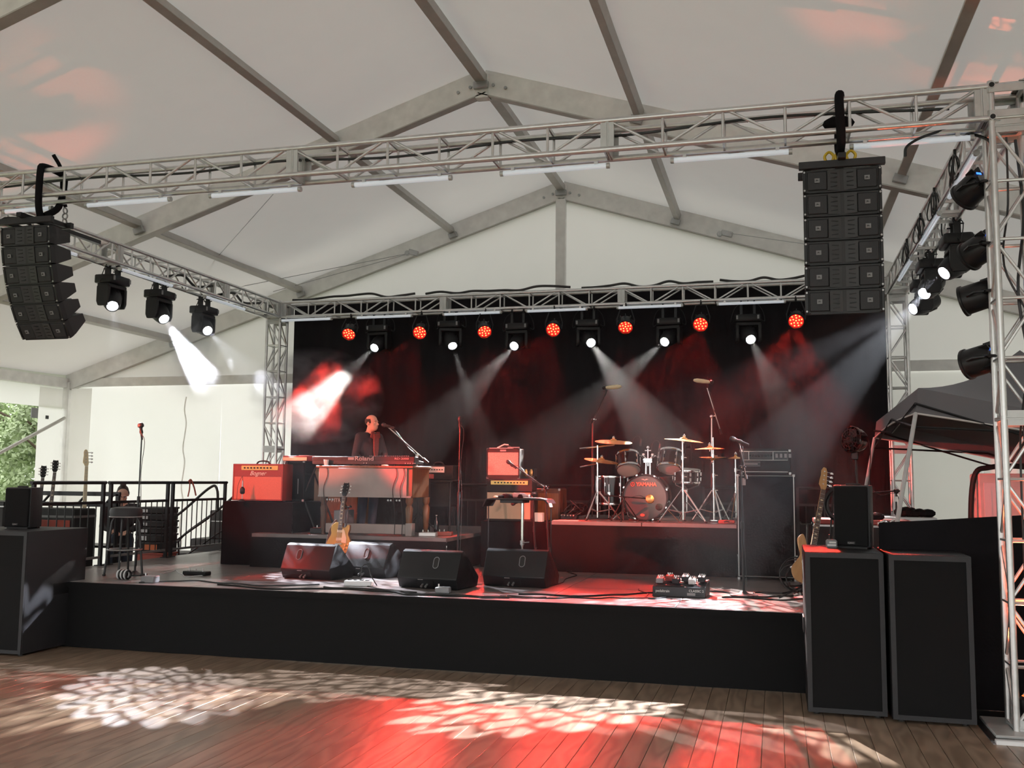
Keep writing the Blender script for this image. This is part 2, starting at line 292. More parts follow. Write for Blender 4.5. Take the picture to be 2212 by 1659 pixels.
# ------------------------------------------------------------------ setting: ground, floor, tent
o = MB().b2((-60, -40, -.30), (45, 60, -.06)).build('ground', 'grass'); struct(o)
fl = empty_struct('floor')
MB().b2((-14, -8, -.06), (6.6, 16.95, -.016)).build('subfloor', 'floor_wood', fl)
pm = MB().b2((-.0738, -2.438, -.016), (.0738, 2.438, 0)).mesh('plank', 'floor_wood', .002)
for i in range(82):
    for j in range(2): put('plank', pm, fl, Matrix.Translation((-9.2+.15*i, 6.64-4.88*j, 0)))
RX, RZ, EZ, HW = -3.7, 7.12, 3.75, 10.5
BAY = [-8, -3, 2, 7, 12, 17]
SL = (RZ-EZ)/HW
ce = empty_struct('ceiling')
for a, b in zip(BAY[:-1], BAY[1:]):
    for sd in (-1, 1):
        vs = []; fs = []; nx, ny = 20, 12
        for j in range(ny+1):
            for i in range(nx+1):
                u, v = i/nx, j/ny; x = RX+sd*(HW+.35)*u; z = RZ+.16-SL*(HW+.35)*u - .10*sin(pi*v)*sin(pi*min(1, u*1.02))**.5 + .02*sin(9*u+3*v+a)*sin(pi*v)
                vs.append((x, a+(b-a)*v, z))
        for j in range(ny):
            for i in range(nx): k = j*(nx+1)+i; fs.append((k, k+1, k+nx+2, k+nx+1))
        MB().add(vs, fs).build('roof_panel', 'roof_fabric', ce)
for y in BAY:
    for sd in (-1, 1):
        n = V((sd*SL, 0, 1)).normalized(); a, b = V((RX, y, RZ)), V((RX+sd*HW, y, EZ))
        def sec(lo, hi, y0, y1): 
            return MB().add([a+n*lo+V((0, y0, 0)), a+n*hi+V((0, y0, 0)), a+n*hi+V((0, y1, 0)), a+n*lo+V((0, y1, 0)), b+n*lo+V((0, y0, 0)), b+n*hi+V((0, y0, 0)), b+n*hi+V((0, y1, 0)), b+n*lo+V((0, y1, 0))], [(0, 1, 2, 3), (7, 6, 5, 4), (0, 4, 5, 1), (1, 5, 6, 2), (2, 6, 7, 3), (3, 7, 4, 0)])
        sec(-.17, .18, -.055, .055).build('rafter', 'frame_white', ce, .006)
        sec(-.185, -.17, -.07, .07).build('rafter_flange', 'frame_grey', ce)
    for dx in (-.33, -.16, .16, .33):
        zc = RZ-abs(dx)*SL-.03
        MB().cyl((RX+dx, y-.075, zc), (RX+dx, y-.055, zc), .022, n=10).build('bolt_head', 'steel', ce)
    MB().b2((RX-.09, y-.07, RZ-.24), (RX+.09, y+.07, RZ+.1)).build('ridge_plate', 'frame_white', ce, .008)
for a, b in zip(BAY[:-1], BAY[1:]):
    for dx, wd in ((0, .07), (-2.1, .05), (2.1, .05), (-5.2, .05), (5.2, .05), (-8.0, .05), (8.0, .05)):
        z = RZ-SL*abs(dx)+.02
        T = Matrix.Translation((RX+dx, 0, z)) @ Matrix.Rotation((SL if dx > 0 else -SL if dx < 0 else 0), 4, 'Y')
        MB().add(*(lambda m: (m.v, m.f))(MB().b2((-wd, a+.06, -.06), (wd, b-.06, .06))), T).build('purlin' if dx else 'ridge_beam', 'frame_grey', ce, .005)
        for yy in (a+.09, b-.1):
            MB().add(*(lambda m: (m.v, m.f))(MB().b2((-wd-.03, yy-.035, -.15), (wd+.03, yy+.02, -.05))), T).build('purlin_bracket', 'steel', ce, .006)
    for sd in (-1, 1):
        x = RX+sd*HW
        MB().b2((x-.06, a+.06, EZ-.12), (x+.06, b-.06, EZ+.08)).build('eave_beam', 'frame_white', ce, .006)
# thin bracing cables under the roof
def cable_line(name, a, b, r, m, par): return MB().cyl(a, b, r, n=5).build(name, m, par)
for (p, q) in (((350, 690, 16.8), (590, 420, 12.1)), ((1570, 503, 16.8), (1760, 530, 15.6)), ((895, 545, 16.8), (0, 722, 14.5)), ((895, 545, 16.8), (590, 630, 16.6)), ((1700, 345, 12.2), (2010, 505, 16.0))):
    cable_line('bracing_cable', PY(*p), PY(*q), .006, 'steel', ce)
for p in ((893, 546, 16.76), (1570, 505, 16.76)):
    c = PY(*p); MB().box(c, (.2, .05, .1), (0, .3, 0)).cyl(c+V((-.12, -.03, 0)), c+V((-.12, .03, 0)), .05).build('cable_bracket', 'steel', ce, .01)
# walls
wb = empty_struct('wall_back')
def wave_wall(x0, x1, zt, zb, y, n, amp, seed, name, m, par, ax='x', nz=8):
    rnd = random.Random(seed); ph = [rnd.random()*6 for _ in range(6)]; vs = []; fs = []
    for j in range(nz+1):
        for i in range(n+1):
            u = i/n; x = x0+(x1-x0)*u; top = zt(x) if callable(zt) else zt; v = j/nz; z = zb+(top-zb)*v
            dy = amp*((1-v)*.9+.1)*(sin(x*4.1+ph[0]+v)+.6*sin(x*9.7+ph[1]-2*v)+.4*sin(x*1.7+ph[2]+5*v))
            vs.append((x, y+dy, z) if ax == 'x' else (y+dy, x, z))
    for j in range(nz):
        for i in range(n): k = j*(n+1)+i; fs.append((k, k+1, k+n+2, k+n+1))
    return MB().add(vs, fs).build(name, m, par)
xs = [RX-HW, RX-6.9, RX-3.5, RX, RX+3.5, RX+6.9, RX+HW]
for k, (a, b) in enumerate(zip(xs[:-1], xs[1:])):
    wave_wall(a, b, EZ-.08, 0, 17.03, 34, .018, k, 'wall_panel', 'wall_fabric' if k < 3 else 'wall_lined_shaded', wb, nz=10)
for sd in (-1, 1):
    vs = []; fs = []; n = 16
    for i in range(n+1):
        x = RX+sd*HW*i/n; zt = RZ+.2-SL*HW*i/n
        for v in (0, .5, 1): vs.append((x, 16.995+.01*sin(x*2+v*3), EZ-.05+(zt-EZ+.05)*v))
    for i in range(n):
        for j in range(2): k = i*3+j; fs.append((k, k+1, k+4, k+3))
    MB().add(vs, fs).build('gable_panel', 'gable_fabric', wb)
MB().b2((RX-HW, 16.95, EZ-.1), (RX+HW, 17.0, EZ+.08)).build('gable_beam', 'frame_white', wb, .006)
MB().b2((RX-.09, 16.86, 0), (RX+.09, 16.98, RZ-.2)).build('gable_post', 'frame_white', wb, .008)
wl = empty_struct('wall_left'); XL = RX-HW
for y in BAY: MB().b2((XL-.1, y-.11, 0), (XL+.1, y+.05, EZ)).build('leg_post', 'frame_white', wl, .01)
for a, b in zip(BAY[:-1], BAY[1:]):
    wave_wall(a, b, EZ+.2, EZ-.55, XL-.03, 20, .01, int(a)+40, 'valance', 'wall_fabric', wl, 'y', 3)
MB().cyl((XL+.12, 16.8, 3.0), (XL+.12, 12.2, .9), .035, n=8).build('diagonal_brace', 'frame_grey', wl)
for k, yy in enumerate((16.3, 15.9)): MB().b2((XL+.08, yy, 2.95), (XL+.1, yy+(.07, .17)[k], (3.02, 3.15)[k])).build('hanging_tag', ('black_plastic', 'grey_plastic')[k], wl)
# gathered curtain of the open side wall
wave_wall(16.2, 16.85, EZ-.15, 0, XL+.0, 30, .03, 91, 'gathered_curtain', 'wall_fabric', wl, 'y', 6)
wave_wall(RX-HW+.25, RX-HW+.75, EZ-.15, 0, 16.8, 24, .035, 92, 'gathered_curtain', 'wall_fabric', wb, 'x', 6)
c0 = PY(395, 850, 16.9)
MB().tube(arc([(c0.x+.03*sin(k*2.1), 17.02, .3+k*.26) for k in range(13)], 4), .014, 8).build('seam_fold', 'wall_fabric', wb)
wr = empty_struct('wall_right'); XR = RX+HW
for y in BAY: MB().b2((XR-.1, y-.11, 0), (XR+.1, y+.05, EZ)).build('leg_post', 'frame_white', wr, .01)
for a, b in zip(BAY[2:-1], BAY[3:]): wave_wall(a, b, EZ, 0, XR+.02, 24, .012, int(a)+60, 'wall_panel', 'wall_lined_shaded', wr, 'y')
# ------------------------------------------------------------------ stage, risers, drapes
SX0, SX1, SY0, SY1 = -8.4, 1.6, 9.0, 15.45
st = thing('stage', 'long low black stage of ply decks with a plain black cloth skirt', 'stage', ((SX0+SX1)/2, SY0, 0))
dx, dy = (SX1-SX0)/8, (SY1-SY0)/5
dm = MB().b2((-dx/2+.003, -dy/2+.003, -.05), (dx/2-.003, dy/2-.003, 0)).mesh('deck_panel', 'stage_ply', .003)
for i in range(8):
    for j in range(5): put('deck_panel', dm, st, Matrix.Translation((SX0+dx*(i+.5)-(SX0+SX1)/2, dy*(j+.5)+.004, S)))
def drape_skirt(x0, x1, z0, z1, y, n, amp, seed, axis='x', flip=1):
    rnd = random.Random(seed); ph = [rnd.random()*6 for _ in range(4)]; vs = []; fs = []; m = 4
    for j in range(m+1):
        for i in range(n+1):
            x = x0+(x1-x0)*i/n; v = j/m; d = y-amp*(.4+.6*(1-v))*(1+sin(x*7+ph[0])*.6+sin(x*17+ph[1])*.4)*flip; z = z0+(z1-z0)*v
            vs.append((x, d, z) if axis == 'x' else (d, x, z))
    for j in range(m):
        for i in range(n): k = j*(n+1)+i; fs.append((k, k+1, k+n+2, k+n+1))
    return MB().add(vs, fs)
cx = (SX0+SX1)/2
MB_ = drape_skirt(SX0, SX1, 0.004, S-.05, -.006, 140, .006, 1); MB_.v = [(x-cx, y, z) for x, y, z in MB_.v]; MB_.build('skirt', 'skirt', st)
for sx, fl_ in ((SX0, 1), (SX1, -1)):
    q = drape_skirt(0, SY1-SY0, .004, S-.012, 0, 60, .006, 2, 'y', fl_); q.v = [(x+sx-cx, y, z) for x, y, z in q.v]; q.build('skirt', 'skirt', st)
MB().b2((SX0-cx, -.028, S-.06), (SX1-cx, .003, S-.002)).build('edge_strip', 'skirt', st)
def riser(name, label, x0, x1, y0, y1, z):
    t = thing(name, label, 'riser', ((x0+x1)/2, y0, S)); w_, d_, h = (x1-x0)/2, y1-y0, z-S
    for k in (-1, 1): MB().b2((min(0, k*w_)+.004, 0, h-.06), (max(0, k*w_)-.004, d_, h)).build('deck_panel', 'stage_ply', t, .004)
    q = drape_skirt(-w_, w_, .003, h-.045, -.004, 50, .008, 5); q.build('skirt', 'skirt', t)
    for k in (-1, 1): q = drape_skirt(0, d_, .003, h-.045, 0, 30, .008, 6, 'y', -k); q.v = [(x+k*(w_+.004), y, z_) for x, y, z_ in q.v]; q.build('skirt', 'skirt', t)
    return t
riser('keyboard_riser', 'low black skirted riser carrying the keyboards and the organ', -6.5, -3.86, 11.25, 14.3, KR)
riser('drum_riser', 'black skirted riser under the drum kit', -2.74, -.46, 12.0, 14.44, DR)
bd = thing('backdrop_curtain', 'huge black stage backdrop curtain hung from the rear truss', 'curtain', (cx, 15.8, S))
for i in range(4):
    a, b = SX0-.02+i*2.53, SX0-.02+(i+1)*2.53
    vs = []; fs = []; n = 60
    for j in range(5):
        for k in range(n+1):
            x = a+(b-a)*k/n; vs.append((x-cx, .03*sin(x*8+sin(x*3))*(1-.6*j/4)+.012*sin(x*23), .004+(4.93-S)*j/4))
    for j in range(4):
        for k in range(n): q = j*(n+1)+k; fs.append((q, q+1, q+n+2, q+n+1))
    MB().add(vs, fs).build('curtain_panel', 'drape', bd)

# ------------------------------------------------------------------ truss rig
C = .127
_tm = {}
def tmesh(key, fn):
    if key not in _tm: _tm[key] = fn()
    return _tm[key]
def truss(name, label, M, L, bay=.5, plates=(), four=False, cat='truss'):
    t = thing(name, label, cat, M=M); n = int(round(L/bay)); bay = L/n; k = round(bay, 3)
    ch = tmesh(('c', L), lambda: MB().cyl((0, 0, 0), (L, 0, 0), .0254, n=10).mesh('chord', 'alu'))
    ve = tmesh('v', lambda: MB().cyl((0, 0, -C), (0, 0, C), .0127, n=7).mesh('brace', 'alu'))
    du = tmesh(('d', k), lambda: MB().cyl((.03, 0, -C), (bay-.03, 0, C), .0127, n=7).mesh('brace', 'alu'))
    ru = tmesh('r', lambda: MB().b2((-.008, -C, -.016), (.008, C, .016)).mesh('brace', 'alu'))
    for y in (-C, C):
        for z in (-C, C): put('chord', ch, t, Matrix.Translation((0, y, z)))
    for i in range(n):
        x = i*bay; up = i % 2
        for y in (-C, C):
            put('brace', du, t, Matrix.Translation((x, y, 0)) if up else Matrix.Translation((x+bay, y, 0)) @ Matrix.Scale(-1, 4, (1, 0, 0)))
            if i: put('brace', ve, t, Matrix.Translation((x, y, 0)))
        for z in (-C, C):
            if four: put('brace', du, t, Matrix.Translation((x, 0, z)) @ Matrix.Rotation(pi/2, 4, 'X') if up else Matrix.Translation((x+bay, 0, z)) @ Matrix.Rotation(pi/2, 4, 'X') @ Matrix.Scale(-1, 4, (1, 0, 0)))
            if i: put('brace', ru, t, Matrix.Translation((x, 0, z)))
    pl = tmesh('p', lambda: MB().b2((-.006, -C-.02, -C-.02), (.006, -C+.05, C+.02)).b2((-.006, C-.05, -C-.02), (.006, C+.02, C+.02)).b2((-.006, -C+.05, C-.04), (.006, C-.05, C+.02)).b2((-.006, -C+.05, -C-.02), (.006, C-.05, -C+.04))
               .b2((-.05, -C-.016, -C+.02), (-.006, -C+.012, C-.02)).b2((-.05, C-.012, -C+.02), (-.006, C+.016, C-.02)).mesh('end_plate', 'alu_matte'))
    for x in plates:
        put('end_plate', pl, t, Matrix.Translation((x-.007, 0, 0))); put('end_plate', pl, t, Matrix.Translation((x+.007, 0, 0)) @ Matrix.Rotation(pi, 4, 'Z'))
    return t
def MX(x, d, z=TRZ):   # truss matrix: along world x ('x') or y ('y')
    return Matrix.Translation(x) @ (Matrix() if d == 'x' else Matrix.Rotation(pi/2, 4, 'Z') if d == 'y' else Matrix.Rotation(-pi/2, 4, 'Y'))
E2 = .17
LX = TRR-TRL-2*E2; LY = TRB-TRF-2*E2
pxs = [PY(x, y, TRF-C).x-TRL-E2 for x, y in ((632, 350), (1312, 295))]
truss('front_truss', 'long box truss spanning the front of the rig, nearest the dance floor', MX((TRL+E2, TRF, TRZ), 'x'), LX, .5, [.02]+pxs+[LX-.02])
pxb = [PY(x, y, TRB-C).x-TRL-E2 for x, y in ((957, 660), (1342, 648))]
truss('rear_truss', 'box truss over the black backdrop carrying red lamps', MX((TRL+E2, TRB, TRZ), 'x'), LX, .5, [.02]+pxb+[LX-.02])
truss('side_truss', 'side box truss above the guitar rack carrying three moving heads over white wall', MX((TRL, TRF+E2, TRZ), 'y'), LY, .42, [.02, 2.6, 5.2, LY-.02])
truss('side_truss', 'side box truss running back from the big tower beside the right speaker array', MX((TRR, TRF+E2, TRZ), 'y'), LY, .42, [.02, 2.6, 5.2, LY-.02])
HT = TRZ-.17-.03
for x, y, lb in ((TRR, TRF, 'tall front truss tower glowing orange beside the stacked subwoofers'), (TRL, TRF, 'front truss tower behind the left hanging speaker array'), (TRL, TRB, 'rear truss tower between the white wall and the red amplifier'), (TRR, TRB, 'rear truss tower behind the grey pop-up canopy')):
    t = truss('truss_tower', lb, MX((x, y, .03), 'z'), HT, .455, [.02, HT*.5, HT-.02], True, 'truss tower')
    MB().b2((-.03, -.3, -.3), (0, .3, .3)).build('base_plate', 'alu_matte', t, .005)
    c = thing('truss_corner', '', 'truss corner', (x, y, TRZ))
    c['label'] = {(TRR, TRF): 'metal corner block atop the orange lit front tower', (TRL, TRF): 'corner block above the left hanging speaker array', (TRL, TRB): 'corner block atop the rear tower by the red amplifier', (TRR, TRB): 'corner block atop the rear tower above the grey canopy'}[(x, y)]
    m = MB()
    for a in (-C, C):
        for b in (-C, C): m.cyl((-E2, a, b), (E2, a, b), .0254).cyl((a, -E2, b), (a, E2, b), .0254).cyl((a, b, -E2), (a, b, E2), .0254)
    m.build('frame', 'alu', c)
    m = MB()
    for k in (-1, 1):
        for l in (-1, 1): m.box((k*.153, 0, l*.1), (.01, .3, .06)).box((0, k*.153, l*.1), (.3, .01, .06)).box((l*.1, 0, k*.153), (.06, .3, .01))
    m.build('gusset', 'alu_matte', c, .003)
    m = MB()
    for a in (-C, C):
        for b in (-C, C): m.cyl((a, -E2-.004, b), (a, -E2+.002, b), .02)
    m.build('tube_cap', 'rubber', c)

# pixel tubes
def pixel_tube(M, L, label, group):
    t = thing('light_tube', label, 'light', M=M, group=group)
    MB().cyl((.02, 0, 0), (L-.02, 0, 0), .022, n=12).build('tube', 'tube_white', t)
    for x in (.0, L-.03): MB().cyl((x, 0, 0), (x+.03, 0, 0), .026, n=12).build('end_cap', 'alu_matte', t)
    for x in (.12, L-.12): MB().box((x, 0, .03), (.03, .03, .035)).build('clip', 'alu', t)
    return t
zt = TRZ-C-.0254-.045
for (a, b, lb) in (((10, 452), (116, 455), 'white light tube under the front truss above the left array'), ((186, 0), (371, 0), 'white light tube under the front truss just beyond the left array'), ((453, 0), (651, 0), 'white light tube under the front truss beside the left truss joint'), ((760, 0), (976, 0), 'white light tube under the front truss below the ridge beam'), ((1080, 0), (1317, 0), 'white light tube under the front truss ending at the red lit joint'), ((1449, 0), (1713, 0), 'white light tube under the front truss left of the right array straps'), ((1838, 0), (2108, 0), 'white light tube under the front truss right of the right array straps')):
    x0, x1 = PY(a[0], 420, TRF-.0).x, PY(b[0], 400, TRF).x
    Y = TRF+C*.7
    x0, x1 = x0*Y/TRF, x1*Y/TRF
    pixel_tube(Matrix.Translation((x0, Y, zt)), x1-x0, lb, 'light tubes under the front truss')
for i, (a, b) in enumerate(((608, 720), (770, 893), (958, 1085), (1137, 1270), (1333, 1476), (1549, 1698))):
    x0, x1 = PY(a, 680, TRB-C).x, PY(b, 670, TRB-C).x
    pixel_tube(Matrix.Translation((x0, TRB-C-.03, zt)), x1-x0, 'white light tube under the rear truss, ' + ('at its left tower end', 'above second red lamp', 'above third red lamp', 'above fourth red lamp', 'between fifth and sixth red lamps', 'nearest the right speaker array')[i], 'light tubes under the rear truss')
for i, yy in enumerate((8.9, 10.9, 12.9)):
    pixel_tube(MX((TRL+C, yy, zt), 'y'), 1.2, 'white light tube under the left side truss, ' + ('nearest the hanging array', 'between first and second moving heads', 'nearest the rear tower')[i], 'light tubes under the side trusses')
for i, yy in enumerate((8.6, 10.5, 12.6)):
    pixel_tube(MX((TRR-C, yy, zt), 'y'), 1.35, 'white light tube under the right side truss, ' + ('nearest the front tower', 'beside the moving heads', 'nearest the rear tower')[i], 'light tubes under the side trusses')

# ------------------------------------------------------------------ moving heads
HL = {'b': ['with beam aimed down left into the smoke', 'with bright beam crossing right of second red lamp', 'with beam leaning left, right of third red lamp', 'with beam leaning right over the drums', 'with beam leaning left over the drums', 'nearest the right speaker array'], 'l': ['nearest the left speaker array', 'in the middle with bright smoke below', 'nearest the rear tower'], 'r': ['nearest the front tower', 'in the middle of its row', 'lowest in view of its row']}
HC = {'b': 0, 'l': 0, 'r': 0}
for h in HEADS:
    p = head_lens(h); d = (V(h[2])-p).normalized(); piv = p-d*.2; k = h[1]; i = HC[k]; HC[k] += 1
    yw = atan2(d.x, -d.y) if k == 'b' else (pi/2 if k == 'l' else -pi/2)
    if k == 'b': yw *= .5
    where = {'b': 'black moving head on the rear truss, ', 'l': 'black moving head on the left side truss, ', 'r': 'black moving head on the right side truss, '}[k]
    t = thing('moving_head', where+HL[k][i], 'stage light', piv, 0, 'moving head lights')
    top = TRZ-C-.02-piv.z; bz = .19
    Rz = Matrix.Rotation(yw, 4, 'Z'); Rb = Matrix.Rotation(0 if k == 'b' else pi/2, 4, 'Z')
    m = MB(); q = MB().prism([(-.2, -.12), (-.17, -.15), (.17, -.15), (.2, -.12), (.2, .12), (.17, .15), (-.17, .15), (-.2, .12)], bz, bz+.11); m.add(q.v, q.f, Rb); m.build('base', 'black_plastic', t, .01)
    for sx in (-.16, .16): q = MB().box((sx, -.155, bz+.06), (.03, .01, .06)); m = MB(); m.add(q.v, q.f, Rb); m.build('connector_panel', 'grey_plastic', t)
    for sx in (-.1, .1):
        q = MB().b2((sx-.02, -.035, bz+.11), (sx+.02, .035, top-.02)).ring((sx, 0, top+.015), .034, .014, 14, 6, 'X').cyl((sx, -.07, top-.03), (sx, .07, top-.03), .008)
        m = MB(); m.add(q.v, q.f, Rb); m.build('clamp', 'black_metal', t)
    # yoke: bridge and two arms with chamfered feet
    q = MB().b2((-.19, -.09, .13), (.19, .09, bz-.005))
    for sx in (-1, 1): q.prism([(-.07, -.12), (.07, -.12), (.095, -.06), (.095, .14), (.06, .17), (-.06, .17), (-.095, .14), (-.095, -.06)], min(sx*.145, sx*.195), max(sx*.145, sx*.195), Matrix(((0, 0, 1, 0), (1, 0, 0, 0), (0, 1, 0, 0), (0, 0, 0, 1))))
    m = MB(); m.add(q.v, q.f, Rz); m.build('yoke', 'black_plastic', t, .008)
    T = d.to_track_quat('Z', 'Y').to_matrix().to_4x4()   # local +Z is the beam axis
    m = MB().lathe([(.07, -.2), (.105, -.19), (.125, -.13), (.13, .02), (.118, .1), (.1, .17), (.088, .195), (.075, .195), (.072, .16)], 20, T)
    hd = m.build('head', 'black_plastic', t)
    MB().lathe([(.066, .165), (.066, .178), (.04, .186), (.002, .189)], 20, T).build('lens', 'lens', hd)
    m = MB()
    for a in range(6): m.box((0.128*cos(a*pi/3), .128*sin(a*pi/3), -.05), (.02, .02, .12), (0, 0, a*pi/3))
    MB().add(m.v, m.f, T).build('cooling_rib', 'black_metal', hd)
    cbl = arc([V((.12, 0, bz+.1)), V((.25, .05, bz+.02)), V((.22, .1, bz+.2)), V((.1, .12, top+.05))], 6)
    MB().tube([Rb @ c for c in cbl], .008, 5).build('power_lead', 'cable', t)
    MB().tube([Rb @ c for c in arc([V((-.14, .02, bz+.1)), V((-.26, .0, bz+.0)), V((-.2, -.04, bz+.22)), V((-.05, .06, top+.04))], 6)], .006, 5).build('data_lead', 'cable', t)

# ------------------------------------------------------------------ par lamps
def par(p, d, label, group, attach, leds='red_led', back=False):
    t = thing('par_light', label, 'stage light', p, 0, group); T = look(d) @ Matrix.Rotation(pi/2, 4, 'X')   # local +Z = beam... -Y -> +Z
    MB().lathe([(.03, -.16), (.085, -.155), (.115, -.11), (.118, .05), (.128, .055), (.128, .075), (.112, .075), (.11, .03)], 22, T).build('can', 'black_metal', t)
    MB().lathe([(.108, .028), (.108, .036), (.001, .036)], 22, T).build('front_glass', 'red_glass', t)
    m = MB()
    for R_, n in ((.0, 1), (.045, 5), (.085, 9)):
        for i in range(n): a = 2*pi*i/n+.2; m.lathe([(.0125, .036), (.010, .044), (.001, .046)], 8, T @ Matrix.Translation((R_*cos(a), R_*sin(a), 0)))
    m.build('led_array', leds, t)['kind'] = 'stuff'
    m = MB()
    for i in range(8): a = i*pi/4; m.box((.1*cos(a), .1*sin(a), -.13), (.05, .012, .07), (0, 0, a))
    MB().add(m.v, m.f, T).build('fin', 'black_metal', t)
    a = V(attach)-V(p)
    m = MB(); X_ = T.to_3x3() @ V((1, 0, 0)); X_.z = 0; X_.normalize(); dr = a.normalized(); ln = a.length
    pts = [X_*-.13, X_*-.14+dr*min(.1, ln*.5), X_*-.08+dr*ln*.85, X_*.08+dr*ln*.85, X_*.14+dr*min(.1, ln*.5), X_*.13]
    m.tube(pts, .011, 5).build('bracket', 'black_metal', t)
    MB().cyl(dr*ln*.84, a, .016, n=8).ring(a, .032, .012, 12, 6, X_ if abs(dr.z) > .5 else 'Z').build('clamp', 'black_metal', t)
    if back:
        MB().add(*(lambda q: (q.v, q.f))(MB().box((0, .0, -.165), (.09, .05, .02))), T).build('rear_panel', 'grey_plastic', t)
        MB().add(*(lambda q: (q.v, q.f))(MB().box((.02, .055, -.152), (.045, .018, .02))), T).build('display', 'blue_led', t)
    return t
for i, (x, y) in enumerate(PARS):
    p = PY(x, y, TRB-.18); d = (PAR_T[i]-p).normalized()
    par(p, d, 'red LED par lamp on the rear truss, %s' % ('above the left end of the smoke', 'between first and second moving heads', 'between second and third moving heads', 'between third and fourth moving heads', 'between fourth and fifth moving heads', 'between fifth and sixth moving heads', 'beside the right speaker array')[i], 'red par lamps on the rear truss', (p.x, TRB-C, TRZ-C-.0254))
for i, (px, tg, pw, c) in enumerate(TPARS):
    p = PY(px[0], px[1], 8.45); d = (V(tg)-p).normalized()
    par(p, d, ('black par lamp on the front tower beside the corner, topmost of four', 'black par lamp beside the moving heads, second of four on the tower', 'black par lamp with a blue display above the lowest one', 'black par lamp with a blue display above the grey canopy')[i], 'par lamps on the front tower', (TRR-C-.02, p.y-.2, p.z+.02), 'red_glass', True)
for i, (p, tg, pw, c) in enumerate(LPARS):
    p = V(p); par(p, (V(tg)-p).normalized(), 'black par lamp on the left front tower, ' + ('topmost', 'second', 'third', 'lowest')[i] + ' of four', 'par lamps on the left front tower', (TRL+C, p.y-.12, p.z+.02), 'red_glass', True)
for x, lb in ((TRR, 'small orange uplight standing inside the right front tower'), (TRL, 'small orange uplight standing inside the left front tower')):
    t = thing('uplight', lb, 'stage light', (x, TRF, .036))
    MB().lathe([(.07, 0), (.08, .02), (.08, .2), (.06, .22)], 16).build('housing', 'black_metal', t); MB().lathe([(.058, .221), (.05, .226), (.001, .228)], 16).build('lens', 'led_orange', t)

# ------------------------------------------------------------------ hanging line arrays
def make_cabinet(label, W=.575, H=.19, D=.30):
    t = thing('array_speaker', label, 'speaker', group='line array cabinets')
    prof = [(0, 0), (0, -H), (.1, -H), (D, -H+.05), (D, -.05), (.1, 0)]
    MB().prism(prof, -W/2, W/2, Matrix(((0, 0, 1, 0), (1, 0, 0, 0), (0, 1, 0, 0), (0, 0, 0, 1)))).build('cabinet', 'array_black', t, .004)
    for s in (-1, 1):
        g = MB().b2((s*.19-.078, -.012, -H+.017), (s*.19+.078, .004, -.017)).build('cone_frame', 'slate_grey', t, .012)
        cx_ = s*.19; hz = -H/2; rr = .066
        MB().lathe([(rr, -.0155), (rr*.8, -.013), (rr*.5, -.012), (rr*.32, -.0135), (.001, -.014)], 18, Matrix.Translation((cx_, 0, hz)) @ Matrix.Rotation(-pi/2, 4, 'X') @ Matrix.Scale(-1, 4, (0, 0, 1))).build('cone', 'black_plastic', g)
        MB().b2((cx_-.02, -.022, hz-.018), (cx_+.02, -.014, hz+.018)).build('badge', 'grey_plastic', g)
        text('JBL', 'badge_lettering', .017, 'black_plastic', t, (cx_, -.0235, hz))
        # angled waveguide wall with slots
        T = Matrix.Translation((s*.105, 0, 0))
        MB().prism([(s*.11, -.016), (s*.11, .006), (s*.012, .006), (s*.014, .0)], -H+.012, -.012, Matrix(((1, 0, 0, 0), (0, 1, 0, 0), (0, 0, 1, 0), (0, 0, 0, 1)))).build('waveguide', 'array_wave', t)
        m = MB()
        for k in range(4): m.box((s*.062, -.010, -.04-k*.036), (.052, .006, .007), (0, s*(.16 if k % 2 else -.1), 0))
        m.build('slot', 'black_plastic', t)
        MB().b2((s*(W/2)-.012, -.008, -H+.002), (s*(W/2)+.012, .06, -.002)).build('rigging_rail', 'black_metal', t, .004)
        m = MB()
        for z in (-.02, -H+.02): m.cyl((s*(W/2+.0), -.014, z), (s*(W/2), -.006, z), .008, n=8)
        m.build('rigging_pin', 'steel', t)
    MB().b2((-W/2+.03, -.006, -H-.004), (W/2-.03, .01, -H+.004)).build('lower_strip', 'black_metal', t)
    MB().b2((-.2, D-.01, -H/2-.05), (.2, D+.01, -H/2+.05)).build('rear_plate', 'black_metal', t, .004)
    return t
cab0 = make_cabinet('x')
ORD = ['topmost', 'second from the top', 'third from the top', 'fourth from the top', 'second from the bottom', 'bottom']
used0 = [False]
def array(x, y, ztop, tilts, side):
    M = Matrix.Translation((x, y, ztop)) @ Matrix.Rotation(radians(tilts[0]), 4, 'X')
    for i in range(6):
        lb = 'black array cabinet, %s of six hanging %s' % (ORD[i], side)
        if not used0[0]: cab0.matrix_world = M; cab0['label'] = lb; used0[0] = True
        else: dup(cab0, None, label=lb, M=M)
        if i < 5: M = M @ Matrix.Translation((0, .0, -.197)) @ Matrix.Rotation(radians(tilts[i+1]), 4, 'X')
